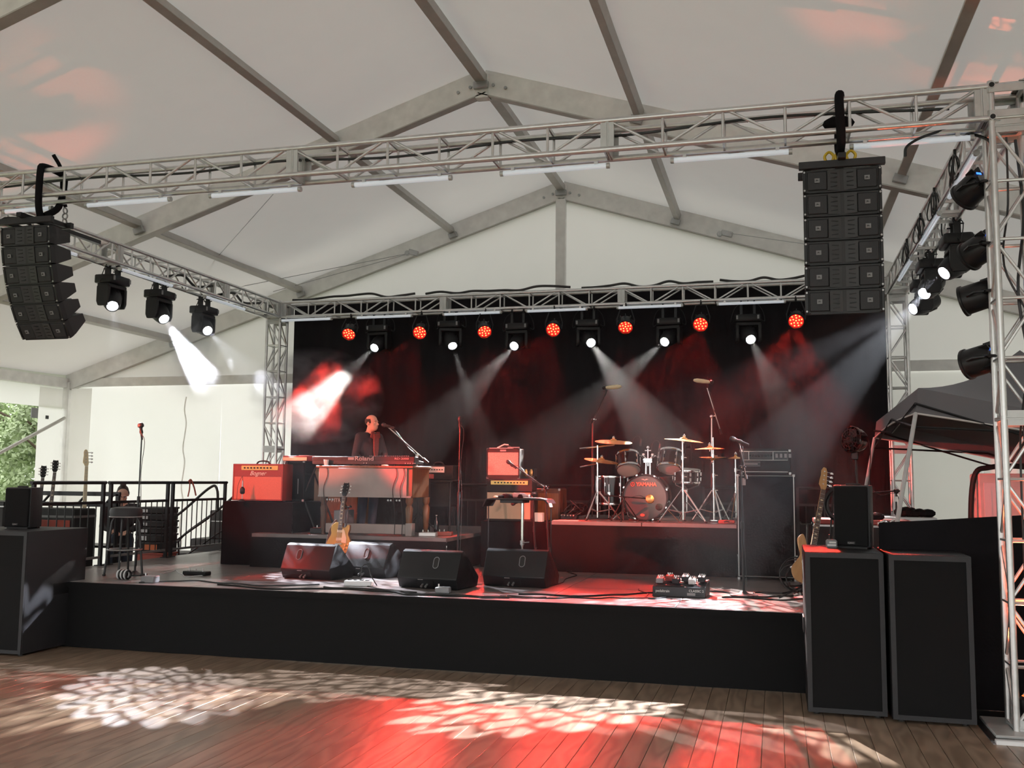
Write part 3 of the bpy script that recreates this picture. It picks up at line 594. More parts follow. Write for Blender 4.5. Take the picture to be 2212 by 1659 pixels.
# right array
ra = PY(1737, 364, 8.02); rb = PY(1900, 357, 8.02); rax = (ra.x+rb.x)/2; raz = (ra.z+rb.z)/2-.01
array(rax, 8.02, raz, [0, 0, .5, 1, 1, 1.5], 'over the right subwoofers')
def fly_frame(x, y, z, label, bar):
    t = thing('fly_frame', label, 'rigging', (x, y, z))
    MB().b2((-.33, -.03, .005), (.33, .02, .065)).build('front_bar', 'slate_grey', t, .004)
    MB().b2((-.33, .25, .005), (.33, .30, .065)).build('rear_bar', 'slate_grey', t, .004)
    for s in (-.26, .26): MB().b2((s-.025, .02, .01), (s+.025, .25, .055)).build('side_bar', 'black_metal', t, .004)
    MB().b2((-.03, -.1, .055), (.03, bar, .1)).build('centre_bar', 'black_metal', t, .004)
    return t
fly_frame(rax, 8.02, raz, 'dark flat fly frame on top of the right speaker array', .36)
def sling(name, label, pts, r, col='drape', n=10):
    t = thing(name, label, 'strap', pts[0]); b = V(pts[0]); MB().tube([V(p)-b for p in arc(pts, 5)], r, n).build('webbing', col, t); return t
tz = TRZ+C+.03; bz_ = TRZ-C-.03
t = sling('lifting_strap', 'black lifting strap choked round the truss above the right array', [(rax, 8.13, raz+.16), (rax-.0, 8.127-C-.03, bz_-.04), (rax-.01, 8.127-C-.045, tz-.05), (rax, 8.127-C, tz+.012), (rax+.01, 8.127+C, tz+.012), (rax+.01, 8.127+C+.045, tz-.06), (rax+.0, 8.127+C+.02, bz_-.02), (rax+.01, 8.18, raz+.17)], .036)
MB().sph((-.0, .12, bz_-raz+.02), (.13, .07, .06), 12).build('tape_wrap', 'drape', t)
t = thing('shackle_set', 'yellow shackles holding the right speaker array', 'shackle', (rax, 8.16, raz+.1))
for k, dx in enumerate((-.085, .0, .085)): MB().tube(arc([V((dx-.022, 0, 0)), V((dx-.035, 0, .05)), V((dx, 0, .085)), V((dx+.035, 0, .05)), V((dx+.022, 0, 0))], 4), .012, 6).build('shackle', 'yellow', t)
# left array
la = PY(6, 492, 7.95); lb_ = PY(104, 481, 7.95); lax = (la.x+lb_.x)/2; laz = (la.z+lb_.z)/2-.01
array(lax, 7.95, laz, [6, 5, 5, 6, 6, 7], 'at the far left')
fly_frame(lax, 7.95, laz+.02, 'dark fly frame with a long bar over the left speaker array', 1.1)
t = sling('lifting_strap', 'black lifting strap round the truss above the left array', [(lax+.1, 8.03, laz+.12), (lax+.12, 7.975, bz_-.04), (lax+.14, 7.955, tz-.05), (lax+.14, 8.0, tz+.012), (lax+.14, 8.25, tz+.012), (lax+.14, 8.3, tz-.06), (lax+.12, 8.26, bz_-.02), (lax+.1, 8.08, laz+.13)], .034)
t = thing('chain_hoist_link', 'steel shackle chain hanging above the long left fly bar', 'chain', (lax+.0, 8.5, laz+.1))
for k in range(4): MB().ring((0, 0, .03+k*.06), .03, .009, 12, 6, 'X' if k % 2 else 'Y').build('link', 'steel', t)
MB().tube(arc([V((0, 0, .25)), V((.0, -.06, .4)), V((.02, -.12, .62)), V((.0, -.22, .75))], 6), .02, 7).build('strap', 'drape', t)
# ------------------------------------------------------------------ floor speakers
SWP = Matrix(((0, 0, 1, 0), (1, 0, 0, 0), (0, 1, 0, 0), (0, 0, 0, 1)))   # (y,z) profile swept along x
def sub(label, x0, x1, y, d, h, rz=0):
    t = thing('subwoofer', label, 'speaker', ((x0+x1)/2, y, 0), rz); w_ = (x1-x0)/2
    MB().b2((-w_, .012, .02), (w_, d, h)).build('cabinet', 'slate_grey' if x0 < -3 else 'black_plastic', t, .012, 2)  # left cabinet lighter than the black pair: daylight haze put into its colour
    MB().b2((-w_+.004, -.004, .024), (w_-.004, .02, .06)).b2((-w_+.004, -.004, h-.045), (w_-.004, .02, h-.006)).b2((-w_+.004, -.004, .06), (-w_+.04, .02, h-.045)).b2((w_-.04, -.004, .06), (w_-.004, .02, h-.045)).build('front_frame', 'slate_grey', t)
    MB().b2((-w_+.04, .0, .06), (w_-.04, .016, h-.045)).build('grille', 'grille', t)
    for s in (-1, 1): MB().b2((s*w_-.012, d*.45, h*.45), (s*w_+.002, d*.72, h*.55)).build('handle_cup', 'black_metal', t, .004)
    m = MB()
    for sx in (-1, 1):
        for yy in (.08, d-.08): m.cyl((sx*(w_-.07), yy, 0), (sx*(w_-.07), yy, .021), .025)
    m.build('foot', 'rubber', t)
    return t
SH = 1.27
sub('tall black subwoofer beside the stage edge, carrying the loudspeaker with red light on top', .21, .805, 8.2, .9, SH)
sub('tall black subwoofer nearest the orange truss tower', .83, 1.425, 8.13, .9, SH)
sub('black subwoofer greyed for haze standing on the floor at the left end of the stage', -8.35, -7.37, 8.35, .9, 1.25)
def k10(label, loc, rz, w_=.32, h=.52, d=.3):
    t = thing('loudspeaker', label, 'speaker', loc, rz); w2 = w_/2
    MB().prism([(-w2, .02), (w2, .02), (w2, .1), (w2*.72, d), (-w2*.72, d), (-w2, .1)], .012, h).build('cabinet', 'slate_grey', t, .015, 2)
    MB().b2((-w2+.012, -.004, .022), (w2-.012, .022, h-.012)).build('grille', 'grille', t, .008)
    MB().b2((-.035, -.012, .035), (.035, -.002, .062)).build('badge', 'black_metal', t, .004); text('QSC', 'lettering', .02, 'letter_grey', t, (0, -.0135, .048), sx=1.3)
    MB().b2((-.06, .08, h), (.06, .11, h+.016)).build('handle', 'black_metal', t, .006)
    MB().b2((-w2+.03, .03, 0), (w2-.03, .08, .014)).b2((-w2*.7, d-.08, 0), (w2*.7, d-.03, .014)).build('foot', 'rubber', t)
    return t
p = PZ(1846, 1191, SH); k10('black loudspeaker standing on the right subwoofer', (p.x, 8.68, SH), radians(-19), .3, .53)
k10('dark grey loudspeaker standing on the left subwoofer', (PY(45, 1141, 8.8).x, 8.72, 1.25), radians(8), .30, .44)

# wedge monitors
def wedge(label, px, rz, w_=.64, hx=.1):
    t = thing('monitor_wedge', label, 'speaker', px, rz, 'wedge monitors'); w2 = w_/2
    MB().prism([(.05, .004), (0, .11), (.115, .375), (.16, .395), (.2, .38), (.53, .1), (.49, .004)], -w2, w2, SWP).build('cabinet', 'black_plastic', t, .012, 2)
    q = V((0, .115, .265)); n = V((0, -.265, .115)).normalized(); R_ = Matrix.Translation(V((hx, .068, .268))+n*.001) @ look(n)
    m = MB(); m.prism([(.028*cos(a)*1, .028*sin(a)*1+(.028 if sin(a) > 0 else -.028)) for a in [k*pi/8 for k in range(16)]], -.004, .004, R_ @ Matrix.Rotation(pi/2, 4, 'X')); m.build('handle_hole', 'rubber', t)
    MB().add(*(lambda s_: (s_.v, s_.f))(MB().tube([(.031*cos(a), -.004, .031*sin(a)+(.029 if sin(a) > 0 else -.029)) for a in [k*pi/8 for k in range(16)]], .004, 5, True)), R_).build('handle_rim', 'grey_plastic', t)
    T = Matrix.Translation((0, .025, .058)) @ look(V((0, -.106, -.05)))
    m = MB().box((-.02, -.003, -.0), (.2, .006, .07)); MB().add(m.v, m.f, T).build('connector_panel', 'black_metal', t)
    m = MB().box((-.07, -.005, .045), (.06, .004, .006)); MB().add(m.v, m.f, T).build('label_strip', 'letter_grey', t)
    for k in (-.05, .0): m = MB().cyl((k, 0, -.01), (k, -.05, -.012), .012); MB().add(m.v, m.f, T).build('plug', 'steel', t)
    m = MB().b2((-w2+.02, .0, 0), (w2-.02, .02, .004))
    T = Matrix.Translation((0, .36, .245)) @ look(V((0, .28, .33)))
    MB().add(*(lambda s_: (s_.v, s_.f))(MB().b2((-w2+.03, -.012, -.19), (w2-.03, 0, .19))), T).build('grille', 'grille', t)
    MB().b2((-w2+.05, .09, 0), (w2-.05, .13, .006)).b2((-w2+.05, .42, 0), (w2-.05, .46, .006)).build('foot', 'rubber', t)
    return t
def mid(a, b): return V(((a.x+b.x)/2, (a.y+b.y)/2, a.z))
p = PZ(657, 1252, S); wedge('monitor wedge nearest the draped amplifier box, glowing dark red', p, radians(-8), .66, -.12)
p = PZ(768, 1249, S); wedge('monitor wedge lit by a white patterned beam, second from the left', V((p.x+.03, p.y+.12, S)), radians(-16), .62, 0)
p = PZ(920, 1273, S); wedge('monitor wedge in front of the bare microphone stand', p, radians(-9), .70, .08)
p = PZ(1108, 1269, S); wedge('monitor wedge below the silver pole, rightmost of the four', p, radians(-5), .70, .08)

# ------------------------------------------------------------------ guitar amplifiers
def knobs(m, x0, x1, n, y, z, r=.011, dp=.014):
    for i in range(n): x = x0+(x1-x0)*i/max(1, n-1); m.cyl((x, y, z), (x, y-dp, z), r, r*.8, 10)
    return m
def strap_handle(t, w_, z, y): MB().tube(arc([V((-w_, y, z)), V((-w_*.7, y, z+.03)), V((0, y, z+.04)), V((w_*.7, y, z+.03)), V((w_, y, z))], 5), .011, 6).build('handle', 'black_plastic', t)
def corners(t, w_, h, y): 
    m = MB()
    for sx in (-1, 1):
        for z in (.012, h-.012): m.box((sx*(w_-.012), y, z), (.032, .02, .032))
    m.build('corner_protector', 'steel', t, .004)
# box with drape under the red amplifier
a, b = PY(478, 1220, 11.45), PY(628, 1220, 11.45); TZ1 = PY(560, 1083, 11.5).z
t = thing('draped_box', 'black draped box under the red guitar amplifier', 'box', ((a.x+b.x)/2, 11.45, S)); w2 = (b.x-a.x)/2
MB().b2((-w2, .0, TZ1-S-.03), (w2, .8, TZ1-S)).build('top', 'drape', t, .01)
q = drape_skirt(-w2, w2, .003, TZ1-S-.01, 0, 30, .012, 9); q.build('drape', 'drape', t)
for k in (-1, 1): q = drape_skirt(0, .8, .003, TZ1-S-.01, 0, 24, .012, 10, 'y', -k); q.v = [(x+k*w2, y, z_) for x, y, z_ in q.v]; q.build('drape', 'drape', t)
a, b = PY(499, 1080, 11.52), PY(611, 1080, 11.52); zt_ = PY(555, 1002, 11.52).z; bw = (b.x-a.x)/2; bh = zt_-TZ1
t = thing('guitar_amplifier', 'red guitar combo amplifier with script lettering on the draped box', 'amplifier', ((a.x+b.x)/2, 11.52, TZ1), radians(-3))
MB().b2((-bw, .015, .01), (bw, .28, bh)).build('cabinet', 'tolex_red', t, .01, 2)
MB().b2((-bw, 0, .008), (-bw+.022, .03, bh)).b2((bw-.022, 0, .008), (bw, .03, bh)).b2((-bw, 0, .008), (bw, .03, .028)).b2((-bw, 0, bh-.022), (bw, .03, bh)).build('front_frame', 'tolex_red', t, .004)
MB().b2((-bw+.02, .004, bh*.66), (bw-.02, .02, bh-.02)).build('upper_panel', 'tolex_red', t)
MB().b2((-bw+.022, .006, .026), (bw-.022, .018, bh*.655)).build('grille_cloth', 'cloth_red', t)
MB().b2((-bw*.66, -.002, bh*.83), (bw*.8, .01, bh*.955)).build('control_panel', 'gold_panel', t, .003)
knobs(MB(), -bw*.52, bw*.52, 9, -.001, bh*.892, .012).build('knob_row', 'black_plastic', t)
MB().sph((bw*.66, -.004, bh*.892), .01, 8).build('pilot_lamp', 'led_orange', t)
text('Bogner', 'script_lettering', bh*.17, 'letter_cream', t, (0, .001, bh*.745), shear=.4)
strap_handle(t, .1, bh, .13)
def small_mic_stand(label, base, mic, rz=0, h=.2):
    t = thing('microphone_stand', label, 'microphone', base); d = V(mic)-V(base)
    MB().lathe([(.07, 0), (.07, .015), (.02, .03)], 16).build('base', 'black_metal', t)
    MB().tube([(0, 0, .02), (0, 0, d.z*.6), (d.x*.6, d.y*.6, d.z), (d.x, d.y, d.z)], .008, 6).build('pole', 'black_metal', t)
    return t
p0 = PY(523, 1077, 11.38); p0.z = TZ1; MB_b = None
t = thing('microphone_stand', 'small black microphone on a short stand before the red amplifier', 'microphone', p0)
MB().lathe([(.045, 0), (.045, .012), (.02, .03)], 16).build('base', 'black_metal', t); MB().cyl((0, 0, .02), (0, 0, .2), .006, n=8).build('pole', 'steel', t)
MB().lathe([(.02, -.045), (.032, -.03), (.032, .02), (.02, .04), (.01, .05)], 14, Matrix.Translation((0, .0, .14))).build('microphone', 'black_metal', t); MB().cyl((0, 0, .19), (.0, 0, .27), .011, .008).build('mic_body', 'steel', t)
MB().tube(arc([V((0, 0, .27)), V((.0, -.02, .32)), V((-.05, -.03, .2)), V((-.06, -.03, .02))], 5), .003, 4).build('lead', 'cable', t)
# tall dark rack behind it
a, b = PY(612, 1085, 11.75), PY(656, 1085, 11.75); zt_ = PY(630, 995, 11.75).z
t = thing('equipment_case', 'tall black case between the red amplifier and the organ', 'case', ((a.x+b.x)/2, 11.75, TZ1))
MB().b2((-(b.x-a.x)/2, 0, 0), ((b.x-a.x)/2, .3, zt_-TZ1)).build('case_body', 'black_plastic', t, .008); MB().b2((-(b.x-a.x)/2+.01, -.006, .03), ((b.x-a.x)/2-.01, .004, zt_-TZ1-.03)).build('front_door', 'drape', t, .003); corners(t, (b.x-a.x)/2, zt_-TZ1, 0); MB().b2((.06, -.012, .1), (.066, -.004, .3)).build('door_rail', 'steel', t)
# wooden rotary speaker cabinet behind the organ
a, b = PY(655, 1105, 13.2), PY(775, 1105, 13.2); z0, z1 = KR, PY(700, 1012, 13.2).z
t = thing('speaker_cabinet', 'brown wooden speaker cabinet standing behind the organ', 'speaker', ((a.x+b.x)/2, 13.2, z0)); hw = (b.x-a.x)/2
MB().b2((-hw, .01, 0), (hw, .6, z1-z0)).build('cabinet', 'walnut', t, .008); zz = PY(700, 1105, 13.2).z-z0
MB().b2((-hw+.03, 0, zz), (hw-.03, .015, z1-z0-.04)).build('front_panel', 'walnut', t, .004); MB().b2((-hw+.03, 0, .05), (hw-.03, .015, zz-.03)).build('lower_panel', 'walnut', t, .004)
p = PY(726, 1081, 13.2); text('MTR', 'lettering', .075, 'letter_cream', t, (p.x-t.location.x, -.003, p.z-z0))
# amp head on a table right of the keyboards
a, b = PY(902, 1035, 12.6), PY(978, 1035, 12.6); tz_ = PY(940, 1037, 12.6).z; hw = (b.x-a.x)/2
t = thing('rack_table', 'small black table carrying the silver faced amplifier head', 'table', ((a.x+b.x)/2, 12.55, KR))
MB().b2((-hw-.02, 0, tz_-KR-.03), (hw+.02, .4, tz_-KR)).build('table_top', 'black_plastic', t, .005)
for sx in (-1, 1):
    for yy in (.03, .37): MB().cyl((sx*(hw-.03), yy, 0), (sx*(hw-.03), yy, tz_-KR-.03), .015, n=8).build('leg', 'black_metal', t)
MB().b2((-hw+.04, .05, tz_-KR-.36), (hw-.04, .36, tz_-KR-.04)).build('rack_unit', 'black_plastic', t, .006)
zt_ = PY(940, 1005, 12.6).z
t = thing('amplifier_head', 'black amplifier head with a silver control panel behind the bare mic stand', 'amplifier', ((a.x+b.x)/2, 12.6, tz_)); hh = zt_-tz_
MB().b2((-hw, .01, .006), (hw, .26, hh)).build('cabinet', 'tolex', t, .008); MB().b2((-hw+.03, -.002, hh*.5), (hw*.52, .012, hh*.9)).build('control_panel', 'silver_panel', t, .003); knobs(MB(), -hw+.06, hw*.4, 9, -.002, hh*.7, .009).build('knob_row', 'black_plastic', t); strap_handle(t, .08, hh, .13)
t = thing('power_unit', 'red and white power unit on the floor case below the silver amplifier head', 'box', ((a.x+b.x)/2-.08, 12.35, KR)); zr0, zr1 = PY(930, 1034, 12.35).z, PY(930, 1024, 12.35).z
MB().b2((-.24, 0, zr0-KR), (.1, .15, zr1-KR)).build('body', 'tolex_red', t, .006); MB().b2((-.23, -.004, zr0-KR+.006), (.06, .004, zr1-KR-.006)).build('front_plate', 'paper', t); MB().b2((-.2, .02, 0), (.06, .14, zr0-KR)).build('floor_case', 'black_plastic', t, .006)

# stack: draped box, lower combo, head, upper combo
a, b = PY(1047, 1222, 12.3), PY(1163, 1222, 12.3); z0 = PY(1100, 1126, 12.3).z; hw = (b.x-a.x)/2
t = thing('draped_box', 'black draped box under the stack of two tan guitar amplifiers', 'box', ((a.x+b.x)/2, 12.25, S))
MB().b2((-hw-.04, 0, z0-S-.03), (hw+.3, .6, z0-S)).build('top', 'drape', t, .01); drape_skirt(-hw-.04, hw+.3, .003, z0-S-.01, 0, 30, .012, 14).build('drape', 'drape', t)
for k, xx in ((-1, -hw-.04), (1, hw+.3)): q = drape_skirt(0, .6, .003, z0-S-.01, 0, 20, .012, 15, 'y', -k); q.v = [(x+xx, y, z_) for x, y, z_ in q.v]; q.build('drape', 'drape', t)
a, b = PY(1050, 1120, 12.3), PY(1150, 1120, 12.3); hw = (b.x-a.x)/2; xc = (a.x+b.x)/2; z1 = PY(1100, 1062, 12.3).z
t = thing('speaker_cabinet', 'lower tan cloth speaker cabinet at the bottom of the amplifier stack', 'speaker', (xc, 12.3, z0)); hh = z1-z0
MB().b2((-hw, .012, .004), (hw, .3, hh)).build('cabinet', 'tolex', t, .008); MB().b2((-hw+.012, 0, .03), (hw-.03, .016, hh-.012)).build('grille_cloth', 'cloth_tan', t); MB().b2((-hw, .0, .004), (hw, .02, .028)).b2((-hw, 0, .02), (-hw+.012, .02, hh)).b2((hw-.03, 0, .02), (hw, .02, hh)).build('front_frame', 'tolex', t)
z2 = PY(1100, 1034, 12.3).z
t = thing('amplifier_head', 'black amplifier head with a gold control panel between two tan cabinets', 'amplifier', (xc, 12.3, z1)); hh = z2-z1
MB().b2((-hw, .012, .003), (hw*.98, .27, hh)).build('cabinet', 'tolex', t, .008); MB().b2((-hw*.82, 0, hh*.52), (hw*.8, .016, hh*.86)).build('control_panel', 'gold_panel', t, .004); knobs(MB(), -hw*.62, hw*.62, 10, .0, hh*.69, .011).build('knob_row', 'black_plastic', t); MB().b2((-hw, 0, hh*.9), (hw*.98, .016, hh)).b2((-hw, 0, .003), (hw*.98, .016, hh*.46)).build('front_rail', 'tolex', t)
a2, b2_ = PY(1051, 1030, 12.32), PY(1122, 1030, 12.32); hw2 = (b2_.x-a2.x)/2; z3 = PY(1088, 969, 12.32).z
t = thing('guitar_amplifier', 'upper small combo amplifier with woven grille on top of the stack', 'amplifier', ((a2.x+b2_.x)/2, 12.32, z2)); hh = z3-z2
MB().b2((-hw2, .012, .004), (hw2, .24, hh)).build('cabinet', 'tolex', t, .01); MB().b2((-hw2+.018, .002, hh*.12), (hw2-.018, .016, hh*.87)).build('grille_cloth', 'cloth_weave', t); MB().b2((-hw2, 0, .004), (hw2, .018, hh*.12)).b2((-hw2, 0, hh*.87), (hw2, .018, hh)).b2((-hw2, 0, hh*.1), (-hw2+.018, .018, hh*.9)).b2((hw2-.018, 0, hh*.1), (hw2, .018, hh*.9)).build('front_frame', 'tolex', t)
MB().b2((-.04, -.006, hh*.905), (.04, .002, hh*.965)).build('badge', 'letter_grey', t, .002); corners(t, hw2, hh, .01); strap_handle(t, .08, hh, .12)
t = thing('set_list_papers', 'white papers and pens lying on the top combo amplifier', 'paper', ((a2.x+b2_.x)/2-.05, 12.36, z3+.003)); MB().box((0, .05, .004), (.3, .15, .006), (0, 0, .1)).build('sheet', 'paper', t); MB().tube([(-.05, .03, .01), (.05, .02, .055), (.1, .04, .05)], .008, 6).build('folded_sheet', 'paper', t); MB().cyl((.1, .0, .012), (.25, .05, .014), .008).build('pen', 'letter_grey', t)
# valve amp on the right of the stack, and a wooden cabinet
a, b = PY(1126, 1034, 12.55), PY(1156, 1034, 12.55); xx = (a.x+b.x)/2; z4 = PY(1140, 1036, 12.55).z; z5 = PY(1140, 1013, 12.55).z
t = thing('valve_unit', 'small valve unit in a wire cage with glowing tubes beside the combo', 'amplifier', (xx, 12.5, z2)); hw = (b.x-a.x)/2; hh = z5-z2
MB().b2((-hw, 0, .003), (hw, .16, .035)).build('chassis', 'black_metal', t, .004)
for k in (-.4, .35): MB().lathe([(.012, .035), (.024, .06), (.026, .095), (.012, .125), (.002, .13)], 12, Matrix.Translation((k*hw, .08, 0))).build('valve', 'brass', t)
m = MB()
for sx in (-1, 1):
    for yy in (.01, .15): m.cyl((sx*hw, yy, .03), (sx*hw, yy, hh), .004, n=6)
for yy in (.01, .15): m.cyl((-hw, yy, hh), (hw, yy, hh), .004, n=6)
for sx in (-1, 1): m.cyl((sx*hw, .01, hh), (sx*hw, .15, hh), .004, n=6)
m.build('cage', 'black_metal', t)
a, b = PY(1155, 1122, 12.7), PY(1196, 1122, 12.7); hw = (b.x-a.x)/2
t = thing('speaker_cabinet', 'dark wooden speaker cabinet wedged between amplifier stack and drum riser', 'speaker', ((a.x+b.x)/2+.03, 12.95, S)); hh = PY(1175, 1056, 12.7).z-S
MB().b2((-hw-.2, .01, 0), (hw, .45, hh)).build('cabinet', 'rosewood', t, .008); MB().b2((-hw-.18, 0, hh*.55), (hw-.02, .012, hh*.94)).build('grille_cloth', 'walnut', t); MB().b2((-hw-.18, 0, .05), (hw-.02, .012, hh*.5)).build('lower_panel', 'rosewood', t); corners(t, hw, hh, .01)
a, b = PY(1152, 1128, 12.3), PY(1170, 1128, 12.3)
t = thing('paper_carton', 'small pale carton standing beside the lower tan cabinet', 'box', ((a.x+b.x)/2, 12.35, z0)); MB().b2((-.055, 0, 0), (.055, .1, .115)).build('carton', 'paper', t, .003); MB().b2((-.056, .03, .11), (.056, .05, .117)).build('flap', 'cream', t)

# bass stack
a, b = PY(1596, 1249, 11.8), PY(1717, 1249, 11.8); hw = .33; xc = (a.x+b.x)/2+.005; zc = PY(1655, 1025, 11.8).z; hh = zc-S
t = thing('bass_cabinet', 'tall black bass speaker cabinet edged in pale piping', 'speaker', (xc, 11.8, S), radians(0))
MB().b2((-hw, .014, .02), (hw, .41, hh)).build('cabinet', 'tolex', t, .012); MB().b2((-hw+.02, .0, .05), (hw-.02, .016, hh-.03)).build('grille_cloth', 'drape', t, .004)
MB().tube([(-hw+.014, -.002, .04), (hw-.014, -.002, .04), (hw-.014, -.002, hh-.016), (-hw+.014, -.002, hh-.016)], .007, 6, True).build('piping', 'silver_panel', t); corners(t, hw, hh, .008)
p = PY(1606, 1040, 11.8); MB().b2((p.x-xc-.03, -.006, p.z-S-.045), (p.x-xc+.025, 0, p.z-S+.04)).build('spec_plate', 'letter_grey', t)
m = MB()
for sx in (-1, 1):
    for yy in (.06, .36): m.cyl((sx*(hw-.06)-.01, yy, .02), (sx*(hw-.06)+.01, yy, .02), .02)
m.build('caster', 'rubber', t)
for sx in (-1, 1): MB().b2((sx*hw-.006, .12, hh*.5), (sx*hw+.006, .3, hh*.6)).build('side_handle', 'black_metal', t, .004)
a, b = PY(1599, 1020, 11.82), PY(1709, 1020, 11.82); z9 = PY(1650, 969, 11.82).z; hw = (b.x-a.x)/2; hh = z9-zc-.015
t = thing('bass_amplifier_head', 'black bass amplifier head on top of the tall bass cabinet', 'amplifier', ((a.x+b.x)/2, 11.82, zc+.001))
MB().b2((-hw, .014, .012), (hw, .32, hh+.012)).build('cabinet', 'tolex', t, .012); MB().b2((-hw+.02, 0, hh*.56), (hw-.03, .016, hh*.94)).build('control_panel', 'black_metal', t); MB().tube([(-hw+.02, -.003, hh*.58), (hw-.035, -.003, hh*.58), (hw-.035, -.003, hh*.93), (-hw+.02, -.003, hh*.93)], .004, 5, True).build('panel_trim', 'silver_panel', t)
MB().b2((-hw+.1, -.003, hh*.58), (-hw+.104, 0, hh*.93)).b2((hw*.3, -.003, hh*.58), (hw*.3+.004, 0, hh*.93)).build('divider', 'silver_panel', t)
knobs(MB(), -hw*.6, hw*.24, 8, 0, hh*.76, .012).build('knob_row', 'black_plastic', t); m = MB()
for k in range(4): m.b2((hw*.4+k*.05, -.008, hh*.68), (hw*.4+k*.05+.028, .002, hh*.84))
m.build('rocker_switch', 'grey_plastic', t); MB().b2((-hw+.02, 0, .012), (hw-.03, .016, hh*.52)).build('lower_panel', 'tolex', t)
MB().tube([(-hw+.02, -.003, .03), (hw-.035, -.003, .03)], .005, 5).build('lower_piping', 'silver_panel', t); MB().b2((-hw+.03, -.006, hh*.34), (-hw*.2, 0, hh*.5)).build('badge', 'black_metal', t); MB().tube([(-hw+.03, -.007, hh*.34), (-hw*.2, -.007, hh*.34), (-hw*.2, -.007, hh*.5), (-hw+.03, -.007, hh*.5)], .003, 4, True).b2((-hw+.05, -.008, hh*.4), (-hw*.3, -.006, hh*.44)).build('badge_trim', 'letter_grey', t); corners(t, hw, hh, .01)
m = MB()
for sx in (-1, 1):
    for yy in (.04, .28): m.cyl((sx*(hw-.04), yy, 0), (sx*(hw-.04), yy, .013), .015)
m.build('foot', 'rubber', t)

# ------------------------------------------------------------------ keyboards
KY = 11.42
a, b = PY(674, 1004, KY), PY(895, 1004, KY); xk = (a.x+b.x)/2; kw = (b.x-a.x)/2; kz0 = PY(785, 1006, KY).z; kz1 = PY(785, 986, KY).z
t = thing('stage_piano', 'long black stage piano with white lettering on top of the grey organ', 'keyboard', (xk, KY, kz0))
hh = kz1-kz0
MB().prism([(0, .02), (0, hh), (.14, hh), (.17, hh*.6), (.34, hh*.5), (.34, .02)], -kw, kw, SWP).build('body', 'black_plastic', t, .006)
MB().b2((-kw+.01, -.004, .02), (kw-.01, .004, hh*.5)).build('rear_panel', 'slate_grey', t)
m = MB()
for k in range(52): m.b2((-kw+.06+k*.0225, .175, hh*.5), (-kw+.06+k*.0225+.0215, .33, hh*.56))
m.build('white_keys', 'white_plastic', t); m = MB()
for k in range(51):
    if k % 7 not in (2, 6): m.b2((-kw+.06+k*.0225+.016, .175, hh*.56), (-kw+.06+k*.0225+.028, .27, hh*.63))
m.build('black_keys', 'black_plastic', t)
p = PY(772, 992, KY); text('Roland', 'lettering', .075, 'letter_grey', t, (PY(787, 991, KY).x-xk, -.006, hh*.76), sx=1.25, bold=.0015); x_ = PY(760, 991, KY).x-xk; MB().b2((x_-.05, -.005, hh*.62), (x_+.03, -.001, hh*.9)).build('logo_mark', 'letter_grey', t)
text('RD-2000', 'model_lettering', .035, 'letter_grey', t, (PY(868, 991, KY).x-xk, -.006, hh*.76), sx=1.5)
m = MB()
for k in (-.25, -.2, .55, .6, .64, .7, .73): m.cyl((kw*k+.2, -.005, hh*.28), (kw*k+.2, -.012, hh*.28), .006, n=8)
m.build('socket', 'steel', t); m = MB()
for k in range(22): m.cyl((kw*.1+k*.025, .07, hh), (kw*.1+k*.025, .07, hh+.012), .006, n=6)
m.build('knob_row', 'grey_plastic', t)
m = MB()
for sx in (-.6, .6):
    for yy in (.05, .28): m.cyl((sx*kw, yy, 0), (sx*kw, yy, .022), .02)
m.build('foot', 'rubber', t)
t = thing('cup', 'small white paper cup standing before the stage piano', 'cup', (PY(708, 1005, KY).x, KY-.045, kz0)); MB().lathe([(.026, 0), (.032, .07), (.029, .07), (.024, .01)], 14).build('cup_body', 'paper', t); MB().ring((0, 0, .07), .031, .003, 14, 5).build('rim', 'paper', t)
# organ
a, b = PY(690, 1070, KY), PY(893, 1070, KY); xo = (a.x+b.x)/2; ow = (b.x-a.x)/2; oz0 = PY(790, 1074, KY).z-KR; oz1 = kz0-KR
t = thing('organ', 'portable organ with a plain grey back panel on turned wooden legs', 'organ', (xo, KY-.06, KR))
MB().b2((-ow, .02, oz0), (ow, .62, oz1-.02)).build('case', 'walnut', t, .006); MB().b2((-ow+.015, .0, oz0+.02), (ow-.07, .022, oz1-.03)).build('back_panel', 'organ_grey', t, .003)
MB().b2((-ow-.02, -.02, oz1-.03), (ow+.02, .64, oz1)).build('lid', 'walnut', t, .006); MB().b2((-ow+.01, -.004, oz0), (ow-.01, .01, oz0+.022)).build('lower_rail', 'organ_grey', t)
leg = [(.03, 0), (.022, .03), (.035, .1), (.04, oz0*.45), (.048, oz0*.72), (.03, oz0*.8), (.046, oz0*.88), (.046, oz0)]
for sx in (-1, 1):
    for yy in (.08, .55): MB().lathe(leg, 14, Matrix.Translation((sx*(ow-.06)+(.05 if yy > .3 else 0), yy, 0))).build('leg', 'walnut' if sx > 0 else 'rosewood', t)
MB().b2((-ow+.1, .05, .02), (ow-.02, .12, .14)).build('foot_rail', 'organ_grey', t, .006); MB().b2((ow-.09, .03, 0), (ow-.0, .14, .16)).build('foot_block', 'organ_grey', t, .006); MB().b2((-.5, .2, .02), (-.35, .5, .3)).build('pedal_unit', 'grey_plastic', t, .006)
m = MB()
for k in (-.82, -.76, -.7, .48, .54, .66, .72): m.cyl((k*ow, .06, oz0-.035), (k*ow, .045, oz0-.035), .012, n=8)
m.build('jack', 'steel', t)
